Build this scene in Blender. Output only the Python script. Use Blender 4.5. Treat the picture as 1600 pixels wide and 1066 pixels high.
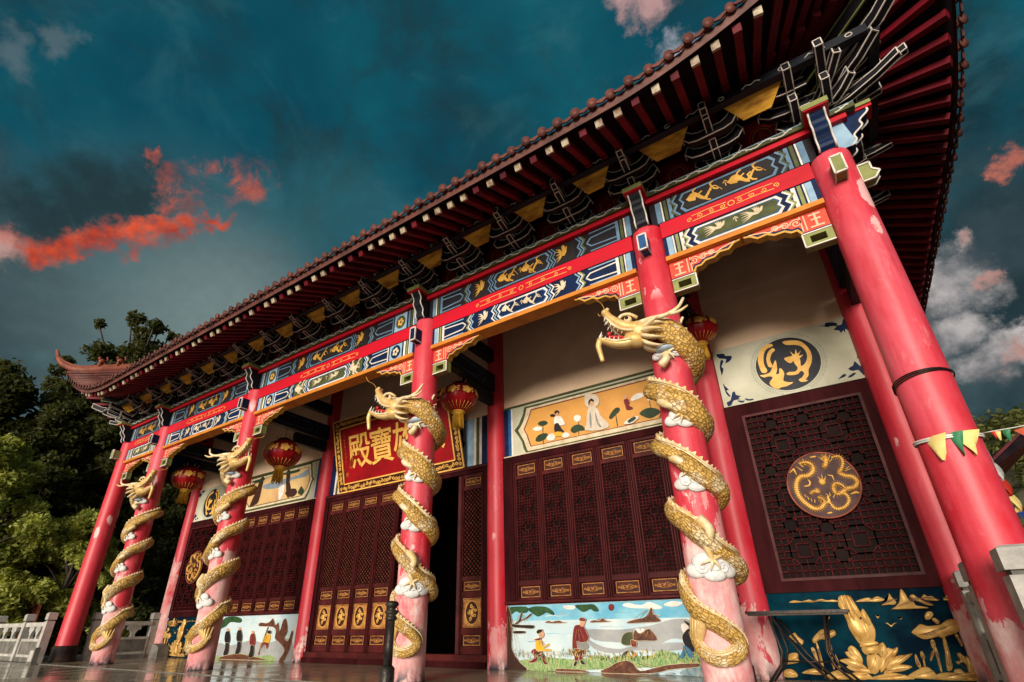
import bpy, math, random
from math import sin, cos, pi, radians as R
from mathutils import Vector, Matrix, noise
import numpy as np
random.seed(7)
for o in list(bpy.data.objects): bpy.data.objects.remove(o)
SC = bpy.context.scene
COL = SC.collection

# ------------------------------------------------------------------ camera
cam = bpy.data.cameras.new('camera'); co = bpy.data.objects.new('camera', cam); COL.objects.link(co); SC.camera = co
cam.sensor_width = 36; cam.lens = 17.562; cam.shift_x = 0.00831; cam.shift_y = 0.04014
cam.clip_start = 0.05; cam.clip_end = 1500
yaw, pitch, roll = -0.575344, 0.450848, -0.0172670
fwd = Vector((sin(yaw)*cos(pitch), cos(yaw)*cos(pitch), sin(pitch)))
rt = Vector((cos(yaw), -sin(yaw), 0)); up = rt.cross(fwd)
r2 = rt*cos(roll)+up*sin(roll); u2 = -rt*sin(roll)+up*cos(roll)
M = Matrix((r2, u2, -fwd)).transposed().to_4x4(); M.translation = Vector((7.95496, -5.76593, 0.67672))
co.matrix_world = M

# ------------------------------------------------------------------ light
SUN_EL, SUN_AZ = R(9.5), R(171)          # azimuth clockwise from +Y: the sun stands in front of the hall, a little to the left
sl = bpy.data.lights.new('sun', 'SUN'); sl.energy = 4.3; sl.angle = R(24); sl.color = (1.0, 0.93, 0.82)
so = bpy.data.objects.new('sun', sl); COL.objects.link(so)
sd = Vector((sin(SUN_AZ)*cos(SUN_EL), cos(SUN_AZ)*cos(SUN_EL), sin(SUN_EL)))
so.rotation_euler = sd.to_track_quat('Z', 'Y').to_euler(); so.location = (0, -20, 20)

SC.view_settings.view_transform = 'Standard'; SC.view_settings.look = 'None'
SC.view_settings.exposure = 0.0; SC.view_settings.gamma = 1.0

# ------------------------------------------------------------------ sky
W = bpy.data.worlds.new('World'); SC.world = W; W.use_nodes = True
nt = W.node_tree; nt.nodes.clear()
def N(t, **k):
    n = nt.nodes.new(t)
    for a, b in k.items(): setattr(n, a, b)
    return n
def Lk(a, b): nt.links.new(a, b)
def val(x, s):
    if isinstance(x, (int, float)): s.default_value = x
    elif isinstance(x, tuple): s.default_value = x
    else: Lk(x, s)
def mth(op, a, b=0.0, c=None, clamp=False):
    n = N('ShaderNodeMath', operation=op, use_clamp=clamp); val(a, n.inputs[0]); val(b, n.inputs[1])
    if c is not None: val(c, n.inputs[2])
    return n.outputs[0]
def mix(f, a, b):
    n = N('ShaderNodeMix', data_type='RGBA'); val(f, n.inputs[0])
    val(a+(1,) if isinstance(a, tuple) else a, n.inputs[6]); val(b+(1,) if isinstance(b, tuple) else b, n.inputs[7])
    return n.outputs[2]
def ramp01(x, a, b):
    n = N('ShaderNodeMapRange', interpolation_type='SMOOTHSTEP'); val(x, n.inputs[0]); n.inputs[1].default_value = a; n.inputs[2].default_value = b
    return n.outputs[0]
tc = N('ShaderNodeTexCoord'); dirv = tc.outputs['Generated']
sep = N('ShaderNodeSeparateXYZ'); Lk(dirv, sep.inputs[0])
sky = N('ShaderNodeTexSky', sky_type='NISHITA'); sky.sun_disc = False; sky.sun_elevation = SUN_EL; sky.sun_rotation = SUN_AZ
sky.air_density = 1.4; sky.dust_density = 2.0
def blob(d, r0, r1):
    n = N('ShaderNodeVectorMath', operation='DISTANCE'); Lk(dirv, n.inputs[0]); n.inputs[1].default_value = d
    return ramp01(n.outputs['Value'], r1, r0)
def nz(scale, det=8, rough=.6, dist=0.0, off=(0, 0, 0), st=(1, 1, 1)):
    mp = N('ShaderNodeMapping'); Lk(dirv, mp.inputs[0]); mp.inputs['Location'].default_value = off; mp.inputs['Scale'].default_value = st
    n = N('ShaderNodeTexNoise'); Lk(mp.outputs[0], n.inputs['Vector'])
    n.inputs['Scale'].default_value = scale; n.inputs['Detail'].default_value = det; n.inputs['Roughness'].default_value = rough; n.inputs['Distortion'].default_value = dist
    return n.outputs['Fac']
# sky far from the sun: deep teal, with heavy slate clouds low down
el = sep.outputs[2]
deep = mix(ramp01(nz(2.2, 4), .35, .7), (0.0015, .060, .098), (.006, .112, .150))
slate = mix(ramp01(nz(3.4, 9, .62, .3, (3, 1, 0), (1, 1, 1.6)), .35, .66), (.007, .022, .030), (.060, .105, .118))
lowm = mth('ADD', mth('MULTIPLY', mth('SUBTRACT', .68, el), 2.2), mth('MULTIPLY', mth('SUBTRACT', nz(2.6, 9, .62, .3, (7, 2, 4)), .5), 4.0))
north = mix(ramp01(lowm, -.05, .75), deep, slate)
north = mix(mth('MULTIPLY', ramp01(nz(3.1, 10, .64, .6, (4, 3, 9), (1, 1, 1.8)), .44, .64), .72), north, (.012, .036, .046))
north = mix(mth('MULTIPLY', ramp01(nz(4.4, 10, .62, .5, (1, 7, 5), (1, 1, 1.8)), .52, .72), .40), north, (.045, .17, .20))
# shapes of the single clouds: blobs on a noise-warped direction
wn = N('ShaderNodeTexNoise'); Lk(dirv, wn.inputs['Vector']); wn.inputs['Scale'].default_value = 7; wn.inputs['Detail'].default_value = 9; wn.inputs['Roughness'].default_value = .66
w1 = N('ShaderNodeVectorMath', operation='SUBTRACT'); Lk(wn.outputs['Color'], w1.inputs[0]); w1.inputs[1].default_value = (.5, .5, .5)
def warped(a):
    w2 = N('ShaderNodeVectorMath', operation='SCALE'); Lk(w1.outputs[0], w2.inputs[0]); w2.inputs[3].default_value = a
    w3 = N('ShaderNodeVectorMath', operation='ADD'); Lk(w2.outputs[0], w3.inputs[0]); Lk(dirv, w3.inputs[1]); return w3.outputs[0]
WV = warped(.19)
def cluster(L, soft=1.9, vec=None):
    out = None
    for d, r in L:
        n = N('ShaderNodeVectorMath', operation='DISTANCE'); Lk(vec or WV, n.inputs[0]); n.inputs[1].default_value = d
        q = ramp01(n.outputs['Value'], r*soft, r*.35); out = q if out is None else mth('MAXIMUM', out, q)
    return out
north = mix(mth('MULTIPLY', blob((-.83, .30, .46), .02, .34), .85), north, (.12, .185, .19))
north = mix(mth('MULTIPLY', blob((-.80, .36, .47), .0, .24), .75), north, (.22, .29, .285))
# slate mass with torn pale patches on the right
north = mix(mth('MULTIPLY', cluster([((.292, .813, .503), .075), ((.294, .854, .43), .08), ((.278, .887, .369), .08), ((.215, .87, .44), .06)]), .92), north, mix(ramp01(nz(7, 9, .6), .35, .65), (.014, .032, .040), (.045, .068, .080)))
north = mix(mth('MULTIPLY', cluster([((.244, .833, .496), .02), ((.228, .866, .448), .045), ((.206, .901, .385), .030), ((.235, .912, .329), .032), ((.262, .90, .345), .018), ((.19, .86, .47), .03)], 1.5), .85), north, mix(ramp01(nz(12, 8, .6), .35, .65), (.12, .125, .14), (.66, .60, .58)))
north = mix(mth('MULTIPLY', cluster([((.316, .761, .566), .011), ((.303, .771, .556), .009)], 2.0), .8), north, (.62, .17, .11))
north = mix(mth('MULTIPLY', cluster([((.247, .83, .50), .012), ((.268, .87, .43), .010), ((.262, .91, .325), .012)], 1.9), .7), north, (.60, .30, .25))
# heads of pink and white cloud overhead
north = mix(mth('MULTIPLY', cluster([((-.066, .478, .876), .022), ((-.026, .495, .868), .022)], 1.8), .85), north, (.62, .36, .34))
north = mix(mth('MULTIPLY', cluster([((-.022, .565, .826), .022), ((.0, .578, .816), .022)], 1.8), .85), north, (.52, .52, .58))
north = mix(mth('MULTIPLY', cluster([((-.735, -.012, .675), .02), ((-.70, .02, .714), .016)], 1.9), .5), north, (.16, .20, .22))
north = mix(mth('MULTIPLY', cluster([((-.60, .42, .66), .10), ((-.52, .50, .66), .06)], 1.8), .35), north, (.05, .17, .20))
# sunset coloured streak on the left under a dark belly
north = mix(mth('MULTIPLY', cluster([((-.825, .105, .558), .045), ((-.80, .13, .59), .05), ((-.775, .165, .61), .045), ((-.84, .09, .53), .04)], 1.8), .9), north, (.016, .034, .040))
streak = cluster([((-.880, .070, .468), .020), ((-.873, .110, .474), .020), ((-.858, .125, .495), .017), ((-.849, .135, .511), .016), ((-.835, .15, .53), .016), ((-.822, .165, .545), .017), ((-.81, .18, .558), .018), ((-.796, .2, .571), .019), ((-.78, .22, .585), .016), ((-.767, .238, .596), .013), ((-.75, .26, .607), .010)], 1.95)
north = mix(mth('MULTIPLY', streak, .95), north, mix(ramp01(nz(14, 8, .6), .35, .66), (.38, .034, .020), (1.0, .125, .035)))
lobe = cluster([((-.745, .165, .650), .007), ((-.742, .198, .638), .012), ((-.722, .222, .655), .018), ((-.705, .245, .665), .024), ((-.690, .272, .670), .022), ((-.688, .290, .660), .018), ((-.752, .222, .618), .012)], 2.2)
north = mix(mth('MULTIPLY', mth('MULTIPLY', lobe, ramp01(nz(11, 10, .72, .6), .40, .56)), .9), north, mix(ramp01(nz(16, 6), .4, .6), (.26, .070, .062), (.66, .115, .06)))
north = mix(mth('MULTIPLY', cluster([((-.886, .066, .462), .022)], 2.), .8), north, (.55, .40, .36))
north = mix(mth('MULTIPLY', nz(55, 2, .5), .22), north, (.02, .05, .06))
# unseen sky on the sun's side: bright overcast added to Nishita, lights the porch
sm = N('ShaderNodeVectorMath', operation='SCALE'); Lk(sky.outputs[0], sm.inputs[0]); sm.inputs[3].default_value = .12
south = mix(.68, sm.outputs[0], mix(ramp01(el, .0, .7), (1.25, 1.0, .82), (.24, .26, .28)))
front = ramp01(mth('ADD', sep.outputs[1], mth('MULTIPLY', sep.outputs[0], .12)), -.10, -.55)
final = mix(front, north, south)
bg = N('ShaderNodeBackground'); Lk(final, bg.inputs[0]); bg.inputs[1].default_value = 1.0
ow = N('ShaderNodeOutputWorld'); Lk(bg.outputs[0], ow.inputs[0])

# ------------------------------------------------------------------ materials
MATS = {}
def nodes(name):
    m = bpy.data.materials.new(name); m.use_nodes = True; t = m.node_tree
    return m, t, t.nodes['Principled BSDF']
def pm(name, c1, c2=None, rough=.5, metal=0., scale=6., bump=.15, bs=None, stretch=(1, 1, 1), spec=.22, lo=.35, hi=.65, bd=.01, coat=0.):
    m, t, b = nodes(name); MATS[name] = m
    c2 = c2 or tuple(x*.72 for x in c1)
    tcn = t.nodes.new('ShaderNodeTexCoord'); mp = t.nodes.new('ShaderNodeMapping'); mp.inputs['Scale'].default_value = stretch
    t.links.new(tcn.outputs['Object'], mp.inputs[0])
    n = t.nodes.new('ShaderNodeTexNoise'); n.inputs['Scale'].default_value = scale; n.inputs['Detail'].default_value = 7; n.inputs['Roughness'].default_value = .62
    t.links.new(mp.outputs[0], n.inputs['Vector'])
    mr = t.nodes.new('ShaderNodeMapRange'); mr.inputs[1].default_value = lo; mr.inputs[2].default_value = hi; t.links.new(n.outputs['Fac'], mr.inputs[0])
    mx = t.nodes.new('ShaderNodeMix'); mx.data_type = 'RGBA'; mx.inputs[6].default_value = (*c1, 1); mx.inputs[7].default_value = (*c2, 1)
    t.links.new(mr.outputs[0], mx.inputs[0]); t.links.new(mx.outputs[2], b.inputs['Base Color'])
    rr = t.nodes.new('ShaderNodeMapRange'); rr.inputs[3].default_value = max(.03, rough-.12); rr.inputs[4].default_value = min(1, rough+.15)
    t.links.new(n.outputs['Fac'], rr.inputs[0]); t.links.new(rr.outputs[0], b.inputs['Roughness'])
    b.inputs['Metallic'].default_value = metal; b.inputs['Coat Weight'].default_value = coat
    if spec is not None: b.inputs['Specular IOR Level'].default_value = spec
    if spec is not None and spec < .1: b.inputs['IOR'].default_value = 1.12
    if bump:
        n2 = t.nodes.new('ShaderNodeTexNoise'); n2.inputs['Scale'].default_value = bs or scale*6; n2.inputs['Detail'].default_value = 5
        t.links.new(mp.outputs[0], n2.inputs['Vector'])
        bp = t.nodes.new('ShaderNodeBump'); bp.inputs['Strength'].default_value = bump; bp.inputs['Distance'].default_value = bd
        t.links.new(n2.outputs['Fac'], bp.inputs['Height']); t.links.new(bp.outputs[0], b.inputs['Normal'])
    return m
RED = (.56, .004, .022)
pm('navy', (.003, .018, .075), (.002, .008, .035), spec=.15); pm('blue', (.02, .11, .28), (.012, .06, .17)); pm('lightblue', (.30, .46, .60), (.20, .33, .46))
pm('bluegrey', (.14, .25, .36), (.08, .15, .24)); pm('white', (.78, .74, .68), (.55, .50, .45)); pm('cream', (.70, .60, .42), (.48, .38, .24)); pm('olive', (.085, .095, .03), (.04, .05, .018)); pm('olivelight', (.26, .28, .09), (.18, .20, .07))
pm('golden', (.62, .36, .07), (.42, .20, .03), rough=.45); pm('goldline', (.82, .48, .12), (.62, .33, .06), rough=.4); pm('orange', (.66, .24, .03), (.48, .16, .02), scale=3)
pm('red', RED, (.42, .004, .012), spec=.25, rough=.45, scale=2.5, stretch=(.5, 1, 2)); pm('darkred', (.24, .006, .010), (.15, .004, .008), rough=.5)  # plain red, and a darker red for flame panels, side boards, pavilion beam
pm('coral', (.72, .09, .05), (.55, .05, .03)); pm('peach', (.82, .52, .34), (.70, .40, .25))
pm('black', (.007, .006, .009), (.012, .009, .014), spec=.2, rough=.6); pm('darkblue', (.005, .008, .018), (.008, .010, .014), spec=.25, rough=.5)
pm('paleline', (.72, .66, .60), (.50, .45, .40), rough=.6)
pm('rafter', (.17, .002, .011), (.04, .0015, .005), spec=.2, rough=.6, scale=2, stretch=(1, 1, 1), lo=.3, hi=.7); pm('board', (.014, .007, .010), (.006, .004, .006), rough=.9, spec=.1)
pm('rafterend', (.55, .48, .34), (.20, .12, .08), scale=9); pm('soffitgold', (.85, .45, .05), (.26, .10, .012), scale=4.5, lo=.40, hi=.66, stretch=(.6, 2, 2))
pm('tile', (.16, .048, .036), (.05, .018, .015), spec=.3, rough=.55, scale=3, bump=.4); pm('ridge', (.30, .085, .045), (.14, .035, .022), rough=.5, scale=4, bump=.5)
pm('plaster', (.93, .70, .49), (.72, .51, .34), spec=.2, rough=.85, scale=1.3, bump=.2, bs=30, lo=.3, hi=.75); pm('stucco', (.55, .54, .42), (.42, .42, .31), rough=.7, scale=2)
pm('wood', (.046, .009, .010), (.018, .004, .005), spec=.08, rough=.42, scale=3, stretch=(1, 1, .2)); pm('woodred', (.085, .013, .013), (.035, .006, .006), spec=.1, rough=.4, scale=3); pm('lattice', (.085, .014, .015), (.035, .006, .007), spec=.08, rough=.45)
pm('glass', (.009, .006, .006), (.018, .011, .010), spec=.04, rough=.3, scale=1.2, bump=.03)
pm('carved', (.50, .24, .06), (.22, .07, .02), rough=.5, scale=14, bump=.5); pm('carvedground', (.055, .010, .007), (.03, .006, .005))
pm('stone', (.52, .50, .46), (.30, .29, .27), rough=.8, scale=5, bump=.5, bs=60); pm('oldstone', (.20, .19, .17), (.09, .085, .075), rough=.85, scale=4, bump=.6, bs=40)
pm('bronze', (.055, .048, .042), (.012, .011, .010), rough=.35, scale=9, bump=.5, metal=.4); pm('blackmetal', (.012, .011, .012), (.05, .03, .02), rough=.4, metal=.4)
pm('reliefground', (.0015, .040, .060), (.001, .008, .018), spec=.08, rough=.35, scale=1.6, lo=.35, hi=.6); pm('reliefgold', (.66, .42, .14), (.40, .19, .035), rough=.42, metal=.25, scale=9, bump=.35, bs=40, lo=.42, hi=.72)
pm('cloudwhite', (.80, .78, .74), (.55, .57, .58), rough=.6, scale=12, bump=.3); pm('cloudblue', (.40, .48, .56), (.28, .36, .46), scale=12)
pm('skin', (.60, .33, .19)); pm('yellow', (.75, .42, .03)); pm('maroon', (.17, .016, .018)); pm('skyp', (.58, .66, .66), (.40, .55, .62), scale=1.5); pm('skyblue', (.10, .36, .52), (.25, .52, .62), scale=3)
pm('haze', (.36, .37, .37), (.26, .27, .28), scale=3); pm('leaf', (.012, .045, .012), (.03, .09, .03)); pm('bark', (.045, .018, .012)); pm('dark', (.018, .014, .014)); pm('brown', (.16, .055, .03), (.05, .02, .012), scale=12)
pm('grass', (.05, .20, .04), (.42, .46, .22), scale=22, stretch=(3, 1, 1)); pm('wave', (.30, .36, .36), (.07, .16, .20), scale=10); pm('jeans', (.03, .16, .28)); pm('ochre', (.66, .33, .075), (.55, .26, .06), scale=2); pm('ochre2', (.62, .44, .20), (.52, .30, .12), scale=2)
pm('robe', (.62, .54, .44), (.50, .42, .32), scale=8); pm('grey', (.25, .25, .24)); pm('hill', (.22, .29, .34)); pm('leafp', (.03, .055, .025), (.015, .03, .014))
pm('lanternred', (.30, .005, .009), (.18, .003, .006), rough=.35, scale=3); pm('tassel', (.70, .42, .04), (.5, .25, .02), scale=30, stretch=(4, 4, .3))
pm('flagyellow', (.78, .62, .22), (.7, .55, .2)); pm('flaggreen', (.04, .22, .10)); pm('flagred', (.65, .05, .03)); pm('flagorange', (.75, .16, .08)); pm('flagwhite', (.75, .75, .72)); pm('flagblue', (.02, .05, .2))
pm('interior', (.03, .02, .018)); pm('earth', (.10, .085, .06), (.05, .06, .03), scale=.6, rough=.95); pm('trunkm', (.055, .042, .03), (.025, .02, .015), scale=5, bump=.8)
pm('reliefdark', (.16, .065, .012), (.09, .03, .006)); pm('tongue', (.55, .03, .03))  # sides and veins of the reliefs: darker brown, worn paint

def leafmat(name, c1, c2, scale=.35):
    m = pm(name, c1, c2, rough=.55, scale=scale, bump=0); b = m.node_tree.nodes['Principled BSDF']
    t = m.node_tree; o = t.nodes['Material Output']
    tr = t.nodes.new('ShaderNodeBsdfTranslucent'); tr.inputs[0].default_value = (c1[0]*1.3, c1[1]*1.4, c1[2]*.6, 1)
    ms = t.nodes.new('ShaderNodeMixShader'); ms.inputs[0].default_value = .28
    t.links.new(b.outputs[0], ms.inputs[1]); t.links.new(tr.outputs[0], ms.inputs[2]); t.links.new(ms.outputs[0], o.inputs[0])
    return m
leafmat('leafbright', (.52, .52, .14), (.10, .14, .03), 1.6); leafmat('leafmid', (.24, .25, .07), (.04, .055, .016), 1.4); leafmat('leafdark', (.10, .105, .035), (.018, .024, .010), 1.4); leafmat('hillleaf', (.20, .20, .06), (.05, .06, .02), .2)

def colmat(name, peel_h, seed, fade=.25, spots=(2.6, 5.4), spotamt=.10):
    """red lacquer, rubbed to pink plaster below peel_h, with a few chalky touch-up spots between two heights"""
    m, t, b = nodes(name); MATS[name] = m
    nn = t.nodes.new; l = t.links.new
    def ma(op, a, bb, cl=False):
        n = nn('ShaderNodeMath'); n.operation = op; n.use_clamp = cl
        for i, v in enumerate((a, bb)):
            if isinstance(v, (int, float)): n.inputs[i].default_value = v
            else: l(v, n.inputs[i])
        return n.outputs[0]
    def mp(x, a, c):
        n = nn('ShaderNodeMapRange'); l(x, n.inputs[0]); n.inputs[1].default_value = a; n.inputs[2].default_value = c; return n.outputs[0]
    def mxc(f, a, c):
        n = nn('ShaderNodeMix'); n.data_type = 'RGBA'
        if isinstance(f, (int, float)): n.inputs[0].default_value = f
        else: l(f, n.inputs[0])
        for i, v in ((6, a), (7, c)):
            if isinstance(v, tuple): n.inputs[i].default_value = (*v, 1)
            else: l(v, n.inputs[i])
        return n.outputs[2]
    tcn = nn('ShaderNodeTexCoord'); mg = nn('ShaderNodeMapping'); mg.inputs['Location'].default_value = (seed*3.1, seed*1.7, seed*.9); mg.inputs['Scale'].default_value = (1, 1, .45)
    l(tcn.outputs['Object'], mg.inputs[0]); sp = nn('ShaderNodeSeparateXYZ'); l(tcn.outputs['Object'], sp.inputs[0]); z = sp.outputs[2]
    def no(s, d=8, r=.62, di=0.):
        n = nn('ShaderNodeTexNoise'); l(mg.outputs[0], n.inputs['Vector']); n.inputs['Scale'].default_value = s; n.inputs['Detail'].default_value = d; n.inputs['Roughness'].default_value = r; n.inputs['Distortion'].default_value = di
        return n.outputs['Fac']
    base = mxc(mp(no(1.3), .35, .7), RED, (.50, .008, .02))
    base = mxc(ma('MULTIPLY', mp(no(1.1, 10, .68), .34, .62), fade), base, (.72, .14, .19))
    base = mxc(ma('MULTIPLY', mp(no(4.5, 10, .75), .56, .72), fade), base, (.74, .30, .32))
    fine = no(7, 10, .75)
    mg2 = nn('ShaderNodeMapping'); mg2.inputs['Scale'].default_value = (9, 9, .7); l(tcn.outputs['Object'], mg2.inputs[0]); br_ = nn('ShaderNodeTexNoise'); l(mg2.outputs[0], br_.inputs['Vector']); br_.inputs['Scale'].default_value = 1.5; br_.inputs['Detail'].default_value = 8
    base = mxc(ma('MULTIPLY', mp(br_.outputs['Fac'], .46, .72), .55), base, (.36, .006, .016))
    hgt = ma('ADD', ma('MULTIPLY', ma('SUBTRACT', peel_h, z), .55), ma('MULTIPLY', ma('SUBTRACT', no(2.2, 10, .68, .4), .5), 3.0))
    peel = mp(hgt, .13, .165)
    pink = mxc(mp(fine, .35, .7), (.68, .33, .33), (.60, .12, .14))
    pink = mxc(mp(no(2.6, 9, .72, .3), .50, .66), pink, (.56, .015, .04))
    pink = mxc(mp(no(3.5, 10, .75), .46, .64), pink, (.78, .60, .57))
    c = mxc(peel, base, pink)
    vo = nn('ShaderNodeTexVoronoi'); l(mg.outputs[0], vo.inputs['Vector']); vo.inputs['Scale'].default_value = 2.7
    sprd = ma('ADD', vo.outputs['Distance'], ma('MULTIPLY', ma('SUBTRACT', fine, .5), .42))
    zz = ma('MULTIPLY', mp(z, spots[0], spots[0]+.2), mp(z, spots[1], spots[1]-.2))
    c = mxc(ma('MULTIPLY', ma('MULTIPLY', mp(sprd, spotamt+.07, spotamt+.05), zz), .9), c, (.80, .46, .46))
    dirt = ma('MULTIPLY', mp(z, .22, .02), mp(no(9, 6), .42, .55))
    c = mxc(dirt, c, (.03, .035, .05))
    l(c, b.inputs['Base Color']); b.inputs['Specular IOR Level'].default_value = .45
    rg = nn('ShaderNodeMapRange'); l(peel, rg.inputs[0]); rg.inputs[3].default_value = .46; rg.inputs[4].default_value = .8; l(rg.outputs[0], b.inputs['Roughness'])
    bpn = nn('ShaderNodeBump'); bpn.inputs['Strength'].default_value = .35; bpn.inputs['Distance'].default_value = .006
    l(ma('ADD', ma('MULTIPLY', peel, -.6), ma('MULTIPLY', fine, .5)), bpn.inputs['Height']); l(bpn.outputs[0], b.inputs['Normal'])
    return name

def scalemat(name, c1, c2, crease, worn):
    m, t, b = nodes(name); MATS[name] = m; nn = t.nodes.new; l = t.links.new
    uv = nn('ShaderNodeTexCoord'); mg = nn('ShaderNodeMapping'); mg.inputs['Scale'].default_value = (22, 23, 1); l(uv.outputs['UV'], mg.inputs[0])
    vo = nn('ShaderNodeTexVoronoi'); l(mg.outputs[0], vo.inputs['Vector']); vo.inputs['Scale'].default_value = 1; vo.inputs['Randomness'].default_value = .62; vo.feature = 'DISTANCE_TO_EDGE'
    n = nn('ShaderNodeTexNoise'); l(uv.outputs['Object'], n.inputs['Vector']); n.inputs['Scale'].default_value = 5; n.inputs['Detail'].default_value = 8
    def mr(x, a, c, d=0, e=1):
        q = nn('ShaderNodeMapRange'); l(x, q.inputs[0]); q.inputs[1].default_value = a; q.inputs[2].default_value = c; q.inputs[3].default_value = d; q.inputs[4].default_value = e; return q.outputs[0]
    def mx(f, a, c):
        q = nn('ShaderNodeMix'); q.data_type = 'RGBA'; l(f, q.inputs[0])
        for i, v in ((6, a), (7, c)):
            if isinstance(v, tuple): q.inputs[i].default_value = (*v, 1)
            else: l(v, q.inputs[i])
        return q.outputs[2]
    c = mx(mr(n.outputs['Fac'], .35, .65), c1, c2); c = mx(mr(n.outputs['Fac'], .51, .63, 0, .85), c, worn)
    c = mx(mr(vo.outputs['Distance'], .14, .0, 0, .92), c, crease)
    l(c, b.inputs['Base Color']); b.inputs['Metallic'].default_value = .08; l(mr(n.outputs['Fac'], .3, .7, .42, .65), b.inputs['Roughness'])
    bpn = nn('ShaderNodeBump'); bpn.inputs['Strength'].default_value = .7; bpn.inputs['Distance'].default_value = .012; l(mr(vo.outputs['Distance'], 0, .35), bpn.inputs['Height']); l(bpn.outputs[0], b.inputs['Normal'])
scalemat('dragonscale', (.68, .43, .11), (.52, .29, .05), (.12, .05, .008), (.82, .68, .42))
pm('dragonhead', (.70, .52, .24), (.58, .34, .09), rough=.42, metal=.2, scale=7, bump=.4, bs=40); pm('dragoncream', (.78, .68, .48), (.62, .42, .16), rough=.5, metal=.1, scale=9, bump=.4, bs=50)

def tilefloor(name, c1, c2, sx, sy, rough):
    m, t, b = nodes(name); MATS[name] = m; nn = t.nodes.new; l = t.links.new
    tcn = nn('ShaderNodeTexCoord'); br = nn('ShaderNodeTexBrick'); br.offset = 0; l(tcn.outputs['Object'], br.inputs['Vector'])
    br.inputs['Scale'].default_value = 1; br.inputs['Brick Width'].default_value = sx; br.inputs['Row Height'].default_value = sy; br.inputs['Mortar Size'].default_value = .008
    n = nn('ShaderNodeTexNoise'); l(tcn.outputs['Object'], n.inputs['Vector']); n.inputs['Scale'].default_value = 1.1; n.inputs['Detail'].default_value = 9; n.inputs['Roughness'].default_value = .65; n.inputs['Distortion'].default_value = .6
    r_ = nn('ShaderNodeMapRange'); l(n.outputs['Fac'], r_.inputs[0]); r_.inputs[1].default_value = .35; r_.inputs[2].default_value = .65
    mx = nn('ShaderNodeMix'); mx.data_type = 'RGBA'; mx.inputs[6].default_value = (*c1, 1); mx.inputs[7].default_value = (*c2, 1); l(r_.outputs[0], mx.inputs[0])
    m2 = nn('ShaderNodeMix'); m2.data_type = 'RGBA'; l(br.outputs['Fac'], m2.inputs[0]); l(mx.outputs[2], m2.inputs[6]); m2.inputs[7].default_value = (.03, .025, .02, 1)
    l(m2.outputs[2], b.inputs['Base Color'])
    q = nn('ShaderNodeMapRange'); l(n.outputs['Fac'], q.inputs[0]); q.inputs[1].default_value = .4; q.inputs[2].default_value = .62; q.inputs[3].default_value = rough; q.inputs[4].default_value = rough+.22; l(q.outputs[0], b.inputs['Roughness'])
tilefloor('floorin', (.40, .33, .23), (.24, .21, .15), .8, .8, .05); tilefloor('floorout', (.20, .21, .19), (.36, .31, .23), 1.2, .6, .04)

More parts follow.
